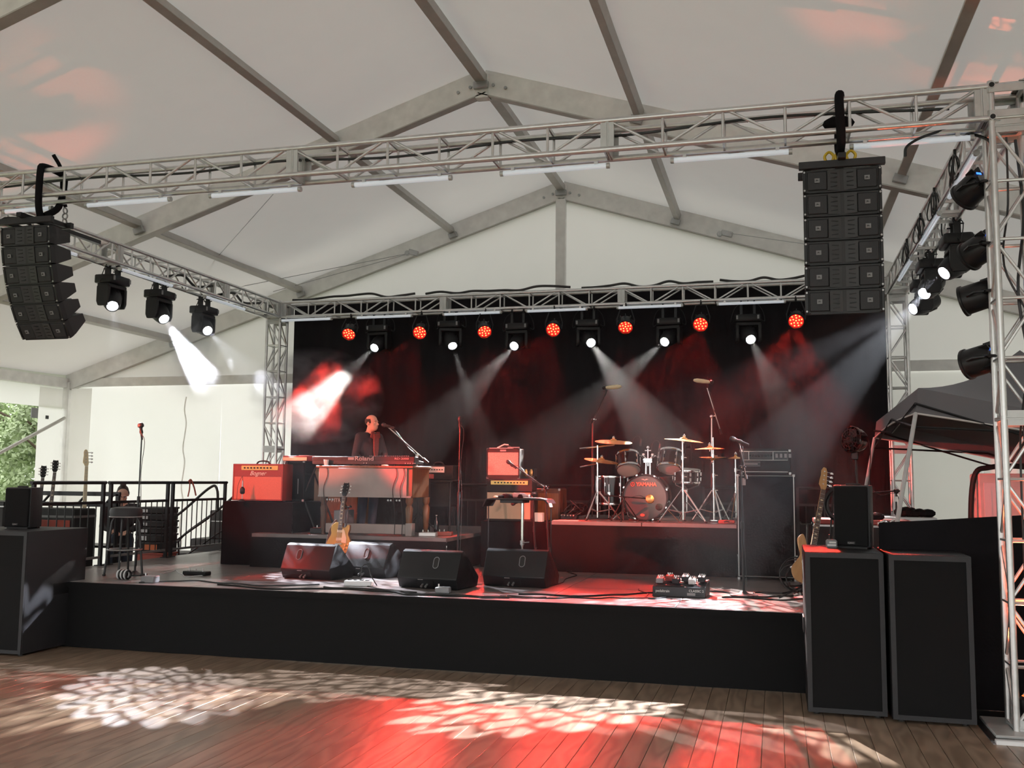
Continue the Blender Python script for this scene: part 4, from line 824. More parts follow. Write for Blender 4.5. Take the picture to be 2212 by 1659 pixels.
for k, (xx, yy) in enumerate(((-ow+.12, 0), (ow-.22, 0), (ow-.12, 0))): MB().tube(arc([V((xx, -.008, oz1)), V((xx+.02, -.012, oz1-.12)), V((xx-.03, -.012, oz0+.1)), V((xx+.01, -.02, oz0-.2)), V((xx, .0, .02))], 5), .005, 5).build('lead', 'cable', t)
# second keyboard at a right angle on the left
a, b = PY(617, 992, 11.7), PY(672, 992, 11.7); z_ = PY(640, 996, 11.7).z
t = thing('side_keyboard', 'thin red and white keyboard left of the long stage piano', 'keyboard', ((a.x+b.x)/2, 11.62, z_-.0)); hw = (b.x-a.x)/2
MB().b2((-hw, 0, 0), (hw-.02, .9, .07)).build('body', 'tolex_red', t, .008); MB().b2((-hw, -.004, .004), (hw-.02, .004, .05)).build('end_cheek', 'cream', t, .004); m = MB()
for k in range(30): m.b2((hw-.17, .06+k*.025, .07), (hw-.03, .06+k*.025+.023, .076))
m.build('white_keys', 'white_plastic', t)
a2 = PY(660, 1000, 11.7)
t = thing('keyboard_stand', 'black keyboard stand under the thin red and white keyboard', 'stand', ((a.x+b.x)/2+.03, 11.8, KR)); hz = z_-KR
for yy in (0, .6):
    for s in (-1, 1): MB().cyl((s*.2, yy, .01), (-s*.2, yy, hz-.035), .014, n=8).build('leg', 'black_metal', t)
for s in (-1, 1): MB().b2((s*.2-.02, -.1, hz-.04), (s*.2+.02, .7, hz-.002)).build('top_arm', 'black_metal', t, .004); MB().b2((s*.2-.02, -.05, 0), (s*.2+.02, .65, .025)).build('floor_bar', 'black_metal', t, .004)
# ------------------------------------------------------------------ guitars
def smooth_poly(pts, n=4):
    m = len(pts); out = []
    for i in range(m):
        a, b, c, d = [V((*pts[(i+k) % m], 0)) for k in (-1, 0, 1, 2)]
        for k in range(n): t = k/n; q = .5*((2*b)+(c-a)*t+(2*a-5*b+4*c-d)*t*t+(3*b-a-3*c+d)*t**3); out.append((q.x, q.y))
    return out
LP = [(0, 0), (-.1, .012), (-.152, .07), (-.163, .14), (-.135, .21), (-.115, .255), (-.125, .31), (-.118, .36), (-.08, .395), (-.035, .40), (.022, .395), (.03, .345), (.06, .335), (.095, .37), (.118, .365), (.122, .31), (.112, .255), (.135, .21), (.163, .14), (.152, .07), (.1, .012)]
JB = [(0.02, 0), (-.09, .01), (-.15, .07), (-.16, .14), (-.125, .21), (-.105, .27), (-.13, .33), (-.155, .42), (-.12, .47), (-.085, .43), (-.055, .36), (-.025, .345), (.025, .345), (.06, .35), (.09, .385), (.115, .41), (.14, .38), (.13, .31), (.11, .25), (.13, .18), (.155, .11), (.14, .04), (.09, .005)]
XZ = Matrix(((1, 0, 0, 0), (0, 0, -1, 0), (0, 1, 0, 0), (0, 0, 0, 1)))
def guitar(label, M, outline, body_m, neck_m, board_m, neck_end, top_m=None, head='lp', hm='black_plastic', strings=6, pick=None):
    t = thing('electric_guitar' if strings == 6 else 'bass_guitar', label, 'guitar' if strings == 6 else 'bass guitar', M=M)
    o = smooth_poly(outline); yt = -.024
    MB().prism(o, -.02, .02, XZ).build('body', body_m, t, .006, 2)
    if top_m: MB().prism([(x*.965, .2+(z-.2)*.965) for x, z in o], .019, .0245, XZ).build('top', top_m, t, .003)
    nb = max(z for x, z in outline if abs(x) < .04)-.06
    MB().prism([(-.028, nb), (.028, nb), (.0215, neck_end), (-.0215, neck_end)], .012, .03, XZ).build('neck', neck_m, t, .004)
    fb = MB().prism([(-.028, nb-.04), (.028, nb-.04), (.0215, neck_end), (-.0215, neck_end)], .03, .035, XZ).build('fingerboard', board_m, t)
    L_ = (neck_end-.13)*2*.5; m = MB(); m2 = MB(); sc = neck_end-.15
    for k in range(1, 21):
        z = neck_end-sc*(1-2**(-k/12)); wz = .0215+.0065*(neck_end-z)/(neck_end-nb); m.b2((-wz, -.0365, z-.0012), (wz, -.035, z+.0012))
        if k in (3, 5, 7, 9, 12, 15, 17): z2 = z+sc*(2**(-(k-1)/12)-2**(-k/12))*.5; m2.prism([(-.013, z2-.006), (.013, z2-.006), (.011, z2+.006), (-.011, z2+.006)], .035, .0356, XZ)
    m.build('frets', 'steel', fb); m2.build('inlays', 'cream', fb)
    if head == 'lp': hp = [(-.0215, 0), (-.036, .03), (-.042, .13), (-.03, .175), (-.012, .163), (0, .17), (.012, .163), (.03, .175), (.042, .13), (.036, .03), (.0215, 0)]
    else: hp = [(-.0215, 0), (-.03, .02), (-.048, .05), (-.046, .09), (-.038, .15), (-.04, .2), (-.022, .235), (.005, .23), (.02, .19), (.024, .1), (.03, .04), (.0215, 0)]
    Hm = Matrix.Translation((0, 0, neck_end)) @ Matrix.Rotation(radians(-10), 4, 'X')
    hs = MB().prism([(x, z) for x, z in hp], .014, .03, Hm @ XZ).build('headstock', hm, t, .002)
    m = MB(); m3 = MB()
    if head == 'lp':
        for s in (-1, 1):
            for k in range(3): z = .045+k*.042; m.cyl((s*.028, -.02, z), (s*.028, -.042, z), .006, n=8).sph((s*.056, -.02, z), (.013, .006, .009), 8).cyl((s*.03, -.02, z), (s*.052, -.02, z), .004, n=6)
    else:
        for k in range(4): z = .05+k*.045; m.cyl((-.012, -.02, z), (-.012, -.044, z), .007, n=8).cyl((.02, -.02, z+.005), (.055, -.02, z+.005), .005, n=6).sph((.068, -.02, z+.005), (.018, .005, .013), 8)
    MB().add(m.v, m.f, Hm).build('tuner', 'chrome', hs)
    m = MB()
    if head == 'lp':
        for z in (.17, .27): m.b2((-.035, -.034, z), (.035, -.022, z+.037))
        m.build('pickup', 'cream', t, .003); MB().b2((-.045, -.038, .125), (.045, -.024, .137)).b2((-.045, -.038, .075), (.045, -.024, .09)).build('bridge', 'chrome', t, .002)
        MB().prism([(.035, .15), (.1, .14), (.1, .2), (.06, .3), (.035, .32)], .028, .031, XZ).build('pickguard', 'cream', t)
        m = MB()
        for x, z in ((.085, .07), (.125, .085), (.095, .115), (.13, .125)): m.cyl((x, -.024, z), (x, -.042, z), .011, n=10)
        m.build('knob', 'gold_panel', t)
    else:
        for z in (.13, .23): m.b2((-.045, -.034, z), (.045, -.022, z+.03))
        m.build('pickup', 'black_plastic', t, .003); MB().b2((-.04, -.036, .05), (.04, -.022, .085)).build('bridge', 'chrome', t, .002)
        MB().prism(smooth_poly([(-.09, .2), (-.03, .17), (.05, .17), (.1, .1), (.11, .2), (.07, .3), (.03, .33), (-.04, .33)], 3), .024, .027, XZ).build('pickguard', 'cream', t)
    m = MB()
    for k in range(strings): x = (k-(strings-1)/2)/(strings-1); m.cyl((x*.05, -.038, .1), (x*.036, -.0375, neck_end), .0009, n=4, cap=False)
    m.build('strings', 'steel', t)
    MB().cyl((0, 0, -.012), (0, 0, 0), .006).build('strap_button', 'steel', t)
    return t
def guitar_stand(label, loc, rz, h=.62, lean=.2):
    t = thing('guitar_stand', label, 'stand', loc, rz)
    MB().tube([(0, .03, .06), (0, lean+.02, h)], .011, 6).build('pole', 'black_metal', t)
    for a in (-.9, .9, pi): MB().tube([(0, .06, .14), (.3*sin(a), .06-.3*cos(a), .012)], .01, 6).build('leg', 'black_metal', t)
    MB().tube(arc([V((-.14, -.1, .17)), V((-.14, -.03, .12)), V((0, .05, .13)), V((.14, -.03, .12)), V((.14, -.1, .17))], 4), .01, 6).build('cradle', 'rubber', t)
    MB().tube(arc([V((-.06, lean-.06, h+.02)), V((-.05, lean+.0, h)), V((0, lean+.02, h)), V((.05, lean, h)), V((.06, lean-.06, h+.02))], 4), .009, 6).build('neck_yoke', 'rubber', t)
    return t
gb = PY(730, 1199, 10.95); gt_ = PY(749, 1040, 11.15)
zz = (gt_-gb).normalized(); yy = V((0, 1, 0)); yy = (yy-zz*yy.dot(zz)).normalized(); xx = yy.cross(zz); ln = (gt_-gb).length
GM = Matrix.Translation(gb) @ Matrix((xx, yy, zz)).transposed().to_4x4()
guitar('gold topped electric guitar standing behind the wedge monitors', GM, LP, 'walnut', 'walnut', 'rosewood', ln-.19, 'gold_top', 'lp')
guitar_stand('black guitar stand holding the gold topped guitar', (gb.x+.01, gb.y+.05, S), 0, .78, .17)
t = thing('guitar_strap', 'dark patterned woven strap hanging beside the gold topped guitar', 'strap', M=GM @ Matrix.Translation((-.12, .0, .1)))
MB().add(*(lambda q: (q.v, q.f))(MB().prism(smooth_poly([(-.06, -.05), (.05, -.05), (.075, .15), (.06, .3), (.03, .33), (-.03, .22), (-.05, .1)], 3), -.012, .006, XZ))).build('webbing', 'strap_weave', t, .003)
m = MB()
for k in range(3): m.ring((0.01+.012*k, -.008, .02+.09*k), .028, .004, 14, 4, 'Y').ring((0.01+.012*k, -.008, .02+.09*k), .014, .004, 10, 4, 'Y')
m.build('scroll_pattern', 'cream', t)
bb = PY(1741, 1262, 10.0); bt = PY(1785, 1010, 10.25); zz = (bt-bb).normalized(); yy = V((-.25, 1, 0)); yy = (yy-zz*yy.dot(zz)).normalized(); xx = yy.cross(zz); ln = (bt-bb).length
BM = Matrix.Translation(bb) @ Matrix((xx, yy, zz)).transposed().to_4x4()
guitar('natural wood bass guitar leaning behind the right subwoofer', BM, JB, 'maple', 'maple', 'rosewood', ln-.235, None, 'bass', 'maple', 4)
guitar_stand('black guitar stand holding the wooden bass guitar', (bb.x+.0, bb.y+.05, S), radians(-10), .72, .17)

# ------------------------------------------------------------------ drum kit
def T_axis(c, d): return Matrix.Translation(c) @ V(d).to_track_quat('Z', 'Y').to_matrix().to_4x4()
def drum(name, label, c, axis, r, depth, shell, front_m, lugs=8, lug_l=.5, hoop='chrome', top_m='drum_head'):
    """c: centre of the lower (audience) head; axis: from it to the other head"""
    t = thing(name, label, 'drum', c); T = T_axis((0, 0, 0), axis)
    MB().lathe([(r, .012), (r, depth-.012)], 32, T, False).build('shell', shell, t)
    MB().lathe([(r-.002, .004), (r-.02, .001), (.001, .0)], 32, T, False).build('front_head', front_m, t); MB().lathe([(r-.002, depth-.004), (.001, depth)], 32, T, False).build('top_head', top_m, t)
    for z in (.0, depth): MB().lathe([(r-.004, z-.014), (r+.012, z-.014), (r+.014, z), (r+.012, z+.014), (r-.004, z+.014), (r-.004, z-.014)], 32, T, False).build('hoop', hoop, t)
    for i in range(lugs):
        a = 2*pi*i/lugs+.2; m = MB(); q = V((r*cos(a), r*sin(a), 0)); o = V((cos(a), sin(a), 0))*.012
        m.cyl(q+o+V((0, 0, -.01)), q+o+V((0, 0, depth+.01)), .0035, n=6)
        for z in (depth*.28, depth*.72): m.cyl(q+V((0, 0, z-.022)), q+V((0, 0, z+.022)), .012, n=8)
        MB().add(m.v, m.f, T).build('lug', 'chrome', t)
    return t
kc = PY(1393, 1070, 12.5); kr = .285; kc.z = DR+kr+.015
t = drum('bass_drum', 'large black bass drum with dark front head and lettering', kc, (0, 1, 0), kr, .42, 'sparkle_black', 'drum_head_black', 10, hoop='black_plastic')
text('YAMAHA', 'lettering', .062, 'letter_red', t, (.02, -.006, .165), bold=.003); m = MB().ring((-.155, -.006, .165), .024, .0035, 20, 5, 'Y')
for a in (0, 2*pi/3, 4*pi/3): m.cyl((-.155, -.006, .165), (-.155+.022*sin(a), -.006, .165+.022*cos(a)), .003, n=5)
m.build('fork_emblem', 'letter_red', t)
MB().lathe([(.03, 0), (.028, .004), (.001, .004)], 18, T_axis((-.03, -.006, -.225), (0, -1, 0)) @ Matrix.Scale(.6, 4, (0, 1, 0))).build('round_emblem', 'letter_red', t)
MB().prism([(-.05, .232), (-.025, .222), (0, .215), (.025, .222), (.05, .232), (.02, .238), (0, .226), (-.02, .238)], .003, .006, XZ).build('crest', 'letter_grey', t)
MB().lathe([(.045, 0), (.04, .003), (.001, .003)], 18, T_axis((.18, -.004, -.12), (0, -1, 0))).build('port_hole', 'rubber', t)
for i in range(8):
    a = i*pi/4+.35; MB().box((cos(a)*(kr+.012), .0, sin(a)*(kr+.012)), (.03, .045, .022), (0, -a+pi/2, 0)).build('hoop_claw', 'chrome', t, .004)
for s in (-1, 1): MB().tube([(s*(kr-.03), .12, -.14), (s*(kr+.14), .02, -kr-.01)], .009, 6).build('spur', 'chrome', t)
# rack toms on a double holder
def px3(x, y, Y): return PY(x, y, Y)
tl = px3(1358, 1014, 12.72); drum('rack_tom', 'black rack tom with orange lit head, left of the pair above the bass drum', tl, V((-.12, .52, .85)), .155, .2, 'sparkle_black', 'drum_head', 6)
tr = px3(1446, 1012, 12.72); drum('rack_tom', 'black rack tom with cream head beside the tall cymbal stand', tr, V((.06, .42, .9)), .152, .22, 'sparkle_black', 'drum_head', 6)
t = thing('tom_holder', 'chrome double tom holder rising from the bass drum between the two rack toms', 'drum hardware', (px3(1400, 1030, 12.75).x, 12.75, kc.z+kr)); zc_ = px3(1400, 990, 12.75).z-kc.z-kr
for s in (-1, 1):
    MB().cyl((s*.028, 0, -.02), (s*.028, 0, zc_), .014).build('post', 'chrome', t); MB().tube([(s*.028, 0, zc_), (s*.09, .03, zc_+.03), (s*.15, .06, zc_-.0)], .011, 8).build('arm', 'chrome', t)
    MB().b2((s*.028-.03, -.03, zc_-.06), (s*.028+.03, .03, zc_+.0)).cyl((s*.05, -.03, zc_-.02), (s*.05, -.06, zc_-.02), .012).sph((s*.06, 0, zc_+.04), .026, 10).build('clamp_block', 'chrome', t, .005)
MB().b2((-.08, -.05, -.03), (.08, .05, .0)).build('base_plate', 'chrome', t, .004); MB().cyl((0, 0, zc_-.1), (0, 0, zc_+.16), .009).sph((0, 0, zc_+.14), .022, 10).cyl((-.04, 0, zc_+.1), (.04, 0, zc_+.1), .01).build('centre_rod', 'chrome', t)
# floor tom, snare
ft = px3(1322, 1085, 13.05); ft.z = DR+.2
t = drum('floor_tom', 'black floor tom standing on chrome legs left of the bass drum', ft, (0, 0, 1), .2, .36, 'sparkle_black', 'drum_head', 6)
for a in (.5, 2.6, 4.7):
    x, y = .215*cos(a), .215*sin(a); MB().tube([(x, y, .26), (x, y, -.12), (x*1.12, y*1.12, -.19)], .007, 6).build('leg', 'chrome', t); MB().b2((x-.02, y-.02, .1), (x+.02, y+.02, .16)).build('leg_bracket', 'chrome', t, .004); MB().sph((x*1.12, y*1.12, -.187), .013, 8).build('foot', 'rubber', t)
sn = px3(1483, 1040, 12.95); sz = sn.z
t = drum('snare_drum', 'snare drum with bright chrome lugs behind the right cymbal stand', sn, (.05, -.1, 1), .178, .15, 'sparkle_black', 'drum_head', 10)
t = thing('snare_stand', 'chrome tripod stand under the snare drum', 'drum hardware', (sn.x, sn.y, DR)); hz = sz-DR-.03
MB().cyl((0, 0, .1), (0, 0, hz-.06), .012).build('post', 'chrome', t)
for a in (0, 2.1, 4.2): MB().tube([(0, 0, .24), (.2*cos(a), .2*sin(a), .012)], .009, 6).build('leg', 'chrome', t); MB().tube([(0, 0, hz-.08), (.17*cos(a+.5), .17*sin(a+.5), hz-.02), (.185*cos(a+.5), .185*sin(a+.5), hz+.03)], .008, 6).build('basket_arm', 'chrome', t)
th_ = px3(1440, 1085, 13.5)
t = thing('drum_throne', 'round black drum stool behind the kit', 'stool', (th_.x, 13.5, DR)); MB().lathe([(.16, .46), (.17, .5), (.165, .56), (.1, .575), (.001, .575)], 20).build('seat', 'black_plastic', t); MB().cyl((0, 0, .12), (0, 0, .47), .014).build('post', 'chrome', t)
for a in (.3, 2.4, 4.5): MB().tube([(0, 0, .26), (.24*cos(a), .24*sin(a), .012)], .011, 6).build('leg', 'chrome', t)
# stands and cymbals
def tripod(t, r, h, n=3, a0=.4, m='chrome', rad=.009, spread_z=.012, double=True):
    for i in range(n):
        a = a0+2*pi*i/n; e = V((r*cos(a), r*sin(a), spread_z)); top = V((.02*cos(a), .02*sin(a), h))
        MB().tube([top, e], rad, 6).build('leg', m, t)
        if double: MB().tube([V((.015*cos(a), .015*sin(a), h*.3)), top.lerp(e, .62)], rad*.7, 6).build('leg_brace', m, t)
        MB().sph(e, rad*1.7, 8).build('foot', 'rubber', t)
def cymbal_stand(label, x, Y, ytop, arm=None, legs=.26, a0=.4, h=.34):
    b = PY(x, 1000, Y); top = PY(x, ytop, Y).z-DR
    t = thing('cymbal_stand', label, 'drum hardware', (b.x, Y, DR), 0, 'chrome cymbal stands'); tripod(t, legs, h, a0=a0, rad=.011)
    MB().cyl((0, 0, .03), (0, 0, top*.55), .0145).build('lower_tube', 'chrome', t); MB().cyl((0, 0, top*.5), (0, 0, top), .011).build('upper_tube', 'chrome', t)
    for z in (h, top*.55, top*.78): MB().cyl((0, 0, z-.025), (0, 0, z+.025), .02).cyl((.01, -.005, z), (.05, -.02, z), .007).build('wing_clamp', 'chrome', t)
    for (e0, e1) in (arm or []):
        q0, q1 = V(e0)-V((b.x, Y, DR)), V(e1)-V((b.x, Y, DR)); MB().cyl(q0, q1, .009, n=8).build('boom_arm', 'chrome', t)
    return t, b.x, top
def cymbal(label, c, r, tilt=(0, 0), m='brass'):
    t = thing('cymbal', label, 'cymbal', c, 0, 'brass cymbals'); t.rotation_euler = (tilt[0], tilt[1], 0)
    MB().lathe([(r, 0), (r*.75, .008), (r*.45, .016), (r*.2, .022), (r*.15, .036), (r*.06, .044), (.006, .045), (.006, .043), (r*.06, .042), (r*.15, .033), (r*.2, .0195), (r*.45, .0135), (r*.75, .0055), (r, -.0015)], 36, None, False).build('bow', m, t)
    MB().cyl((0, 0, -.03), (0, 0, .085), .006, n=8).lathe([(.018, .05), (.02, .06), (.012, .075), (.001, .076)], 12).build('wing_nut', 'chrome', t); MB().cyl((0, 0, .043), (0, 0, .055), .016).cyl((0, 0, -.012), (0, 0, .02), .012).build('felt', 'cream', t)
    return t
Yc = 12.62
cr1 = PY(1325, 955, 12.7); cr2 = PY(1299, 996, 12.6)
s1, sx_, _ = cymbal_stand('chrome cymbal stand with two boom arms at the left of the drum kit', 1291, 12.55, 962, [(PY(1252, 969, 12.55), PY(1328, 961, 12.66)), (PY(1253, 1009, 12.55), PY(1300, 1000, 12.58))], .3, .2, .36)
cymbal('upper red lit cymbal at the left end of the drum kit', cr1, .245, (radians(8), radians(4))); cymbal('lower red lit cymbal at the left end of the drum kit', cr2, .225, (radians(6), radians(9)))
s2, _, tp = cymbal_stand('straight chrome cymbal stand right of the bass drum', 1475, 12.35, 950, None, .33, -.5, .4)
cymbal('golden cymbal high on the straight stand right of the rack toms', PY(1477, 952, 12.35), .245, (radians(3), radians(6)))
s3, hx_, _ = cymbal_stand('chrome hi-hat stand with foot pedal at the right of the kit', 1541, 12.6, 945, None, .28, .9, .4)
MB().b2((-.045, -.05, .012), (.045, .24, .03)).build('pedal', 'chrome', s3, .004)
hh_ = cymbal('upper hi-hat cymbal on the stand nearest the bass stack', PY(1533, 970, 12.6), .19, (radians(2), radians(-1))); hb = cymbal('lower hi-hat cymbal on the stand nearest the bass stack', PY(1539, 988, 12.6), .17, (radians(183), radians(0)))
hh_['group'] = hb['group'] = 'hi-hat cymbals'
cymbal_stand('small chrome cymbal stand half hidden behind the bass amplifier head', 1589, 13.1, 985, None, .24, .3, .36); cymbal('small splash cymbal beside the vocal microphone', PY(1589, 990, 13.1), .1, (radians(4), 0))
# ------------------------------------------------------------------ microphones
def mic_body(t, p, d, r=.026, l=.15, m='black_metal'):
    d = V(d).normalized(); T = T_axis(p, d)
    MB().lathe([(.011, -l), (.014, -l*.5), (.018, -.03), (.02, -.025)], 14, T).build('mic_body', m, t); MB().lathe([(.019, -.028), (r, -.014), (r, .008), (r*.8, .024), (r*.4, .033), (.001, .035)], 14, T).build('mic_grille', 'slate_grey', t)
def mic_stand(label, base, zb, top, boom=None, mic=None, kind='tripod', m='black_metal', bm=None, name='microphone_stand', micm='black_metal', legs=.28, a0=.5, mr=.026, ml=.15, pencil=None):
    b = V(base); b.z = zb; t = thing(name, label, 'microphone', b); tp = V(top)-b
    if kind == 'tripod': tripod(t, legs, .26, a0=a0, m=m, rad=.009, double=False); MB().cyl((0, 0, .2), (0, 0, .29), .02).build('hub', m, t)
    else: MB().lathe([(.14, 0), (.14, .012), (.05, .025), (.02, .05)], 20).build('base', m, t)
    MB().tube([(0, 0, .02), (tp.x*.5, tp.y*.5, tp.z*.55)], .0125, 8).build('lower_pole', m, t); MB().tube([(tp.x*.48, tp.y*.48, tp.z*.5), tp], .008, 8).build('upper_pole', bm or m, t)
    q = V((tp.x*.5, tp.y*.5, tp.z*.55)); MB().cyl(q-V((0, 0, .04)), q+V((0, 0, .03)), .018).build('height_clutch', m, t)
    if boom:
        a, e = V(boom[0])-b, V(boom[1])-b; MB().cyl(a, e, .0075, n=8).build('boom', bm or m, t); MB().cyl(a, a.lerp(e, .12), .017, n=8).build('counterweight', 'black_metal', t); MB().sph(tp, .024, 10).cyl(tp, tp+V((.05, -.01, .01)), .008).build('swivel', bm or m, t)
        mid_ = a.lerp(e, .75); MB().tube(arc([a.lerp(e, .97), a.lerp(e, .8)+V((.02, -.02, .03)), a.lerp(e, .5)+V((.01, -.01, -.03)), tp+V((.015, -.015, -.05)), V((tp.x*.6+.02, tp.y*.6-.02, tp.z*.5)), V((.03, -.03, .1))], 5), .0035, 4).build('lead', 'cable', t)
    else: MB().tube(arc([tp+V((.0, -.01, .05)), tp+V((.05, -.01, -.06)), V((tp.x*.8+.015, tp.y*.8, tp.z*.75)), V((tp.x*.5+.04, tp.y*.5-.01, tp.z*.5)), V((.03, -.02, .1))], 5), .0035, 4).build('lead', 'cable', t)
    if mic: mic_body(t, V(mic[0])-b, mic[1], mr, ml, micm); MB().cyl(V(mic[0])-b-V(mic[1]).normalized()*ml*.55, V(mic[0])-b-V(mic[1]).normalized()*ml*.35, .021).build('mic_clip', 'rubber', t)
    if pencil:
        p, d = V(pencil[0])-b, V(pencil[1]).normalized(); T = T_axis(p, d); MB().lathe([(.015, -.12), (.022, -.1), (.029, -.02), (.028, .05), (.018, .09), (.001, .1)], 16, T).build('mic_body', 'cream', t); MB().sph(p-d*.14, .03, 8).build('shock_mount', 'black_metal', t)
    return t
# keyboard player's boom
e = PY(835, 920, 11.75); s_ = PY(925, 1000, 11.9); piv_ = PY(882, 957, 11.85)
mic_stand('chrome boom microphone stand reaching over the stage piano', (PY(903, 1100, 11.95).x, 11.95, 0), KR, PY(901, 985, 11.9), (s_, e), (PY(829, 918, 11.75), (-1, 0, .25)), 'tripod', 'black_metal', 'chrome', a0=.2)
# straight stand
b_ = PZ(990, 1212, S); b_ = PY(990, 1180, 11.0); 
mic_stand('straight microphone stand with no boom, centre of the stage', (PY(989, 1180, 11.0).x, 11.0, 0), S, PY(994, 925, 11.0), None, (PY(994, 905, 11.0), (0, -.05, 1)), 'round', ml=.17)
# stool microphone
bs = PZ(291, 1242, S); mic_stand('black microphone on a stand beside the bar stool', bs, S, PY(306, 945, bs.y), None, (PY(304, 919, bs.y), (-.12, -.05, 1)), 'round', mr=.036, ml=.17)
# combo microphones
b_ = (PY(1187, 1200, 12.0).x, 12.0, 0)
mic_stand('boom microphone pointing at the upper combo amplifier', b_, S, PY(1178, 1053, 12.0), (PY(1184, 1058, 12.0), PY(1107, 1003, 12.05)), (PY(1098, 998, 12.08), (-.85, .3, .6)), a0=.0)
mic_stand('short boom microphone pointing at the lower tan cabinet', (PY(1158, 1200, 11.95).x, 11.95, 0), S, PY(1150, 1068, 11.95), (PY(1156, 1066, 11.95), PY(1118, 1083, 12.05)), (PY(1109, 1088, 12.1), (-.8, .5, -.35)), a0=1)
# overheads
ol = PY(1279, 1118, 13.0); mic_stand('overhead microphone stand at the left of the drum kit', ol, DR, PY(1280, 908, 13.0), (PY(1276, 915, 13.0), PY(1312, 843, 12.9)), None, 'tripod', pencil=(PY(1327, 836, 12.9), (1, -.1, .05)), legs=.3)
orr = PY(1538, 1120, 12.9); mic_stand('overhead microphone stand at the right of the drum kit', orr, DR, PY(1537, 900, 12.9), (PY(1558, 938, 12.95), PY(1527, 838, 12.8)), None, 'tripod', 'black_metal', 'chrome', pencil=(PY(1514, 823, 12.8), (-1, -.2, .12)), legs=.3)
# kick drum mic
kb = PY(1347, 1116, 12.3); km = PY(1404, 1078, 12.32)
t = mic_stand('low boom stand holding a round copper microphone at the bass drum', kb, DR, PY(1345, 1076, 12.3), (PY(1304, 1070, 12.28), PY(1396, 1077, 12.3)), None, 'tripod', legs=.2)
MB().lathe([(.055, -.03), (.058, .0), (.05, .03), (.02, .042), (.001, .043)], 20, T_axis(km-V((kb.x, kb.y, DR)), (.1, -1, .05))).build('round_microphone', 'brass', t)
# tom clip mics
for (x, y, lb) in ((1383, 952, 'tiny clip-on microphone over the left rack tom'), (1424, 962, 'tiny clip-on microphone over the right rack tom')):
    c = PY(x, y, 12.9); t = thing('clip_microphone', lb, 'microphone', c); MB().cyl((0, 0, -.07), (.015, 0, .02), .012).build('mic_body', 'black_metal', t); MB().tube(arc([V((.012, 0, .02)), V((-.02, 0, .06)), V((-.07, 0, .05)), V((-.1, 0, -.02)), V((-.1, .02, -.1))], 5), .004, 5).build('gooseneck', 'black_metal', t)
# vocal mic by the bass stack
vb = PZ(1607, 1287, S); mic_stand('vocal microphone on a black stand in front of the bass cabinet', vb, S, PY(1600, 1010, vb.y), (PY(1612, 1035, vb.y), PY(1597, 958, vb.y)), (PY(1583, 948, vb.y), (-.9, 0, .35)), 'round', ml=.17)

# ------------------------------------------------------------------ small percussion table
pt = PY(1128, 1187, 11.0); tz_ = PY(1128, 1076, 11.0).z; xa, xb = PY(1073, 1070, 11.0).x, PY(1172, 1070, 11.0).x; hw = (xb-xa)/2
t = thing('instrument_table', 'padded black table on a silver pole before the amplifier stack', 'table', ((xa+xb)/2, 11.0, S)); h_ = tz_-S
MB().prism([(-hw, h_-.0), (hw, h_), (hw+.08, h_-.01), (hw+.12, h_-.06), (hw+.1, h_-.06), (hw+.06, h_-.02), (-hw-.06, h_-.02), (-hw-.1, h_-.1), (-hw-.12, h_-.1), (-hw-.08, h_-.01)][::-1], -.2, .2, Matrix(((1, 0, 0, 0), (0, 0, 1, 0), (0, 1, 0, 0), (0, 0, 0, 1)))).build('padded_top', 'black_plastic', t, .004)
MB().b2((-hw*.7, -.15, h_-.055), (hw*.3, .15, h_-.02)).build('under_tray', 'black_metal', t, .004); px_ = pt.x-(xa+xb)/2
MB().cyl((px_, 0, .05), (px_, 0, h_*.45), .013).build('lower_pole', 'chrome', t); MB().cyl((px_, 0, h_*.4), (px_, 0, h_-.05), .019).build('upper_pole', 'chrome', t); MB().cyl((px_, 0, h_*.42), (px_, 0, h_*.47), .028).cyl((px_, -.02, h_*.445), (px_+.09, -.03, h_*.455), .007).build('clutch', 'steel', t)
for a in (.5, 2.6, 4.7): MB().tube([(px_, 0, .12), (px_+.27*cos(a), .27*sin(a), .012)], .012, 6).build('leg', 'black_metal', t)
for s in (-1, 1): MB().tube([(s*(hw+.1), .0, h_-.05), (s*(hw+.1), .02, .012)], .008, 6).build('outer_leg', 'black_metal', t)
tx = (xa+xb)/2; zt_ = tz_
t = thing('sheet_paper', 'pale sheet hanging off the right end of the padded table', 'paper', (tx+hw*.5, 11.0, zt_+.002)); MB().prism([(-.05, .0), (.13, .0), (.2, -.012), (.26, -.07), (.27, -.105), (.262, -.105), (.25, -.065), (.195, -.016), (.13, -.004), (-.05, -.004)], -.18, -.05, Matrix(((1, 0, 0, 0), (0, 0, 1, 0), (0, 1, 0, .008), (0, 0, 0, 1)))).build('sheet', 'paper', t)
t = thing('bottle', 'small clear bottle lying on the padded table', 'bottle', (tx+.02, 10.95, zt_+.03)); MB().lathe([(.028, -.08), (.03, -.07), (.03, .05), (.012, .08), (.012, .1)], 14, Matrix.Rotation(pi/2, 4, 'Y')).build('bottle_body', 'grey_plastic', t); MB().cyl((.1, 0, 0), (.115, 0, 0), .014).build('cap', 'white_plastic', t)
t = thing('cloth', 'crumpled dark cloth lying on the padded table', 'cloth', (tx-.1, 11.0, zt_)); m = MB()
for k in range(7): m.sph((-.12+k*.05, .04*sin(k*2.2), .012+.01*(k % 2)), (.06, .05, .022+.008*(k % 3)), 10)
m.build('folds', 'drape', t); MB().sph((-.17, -.06, .012), (.03, .02, .012), 8).build('pale_edge', 'cream', t)

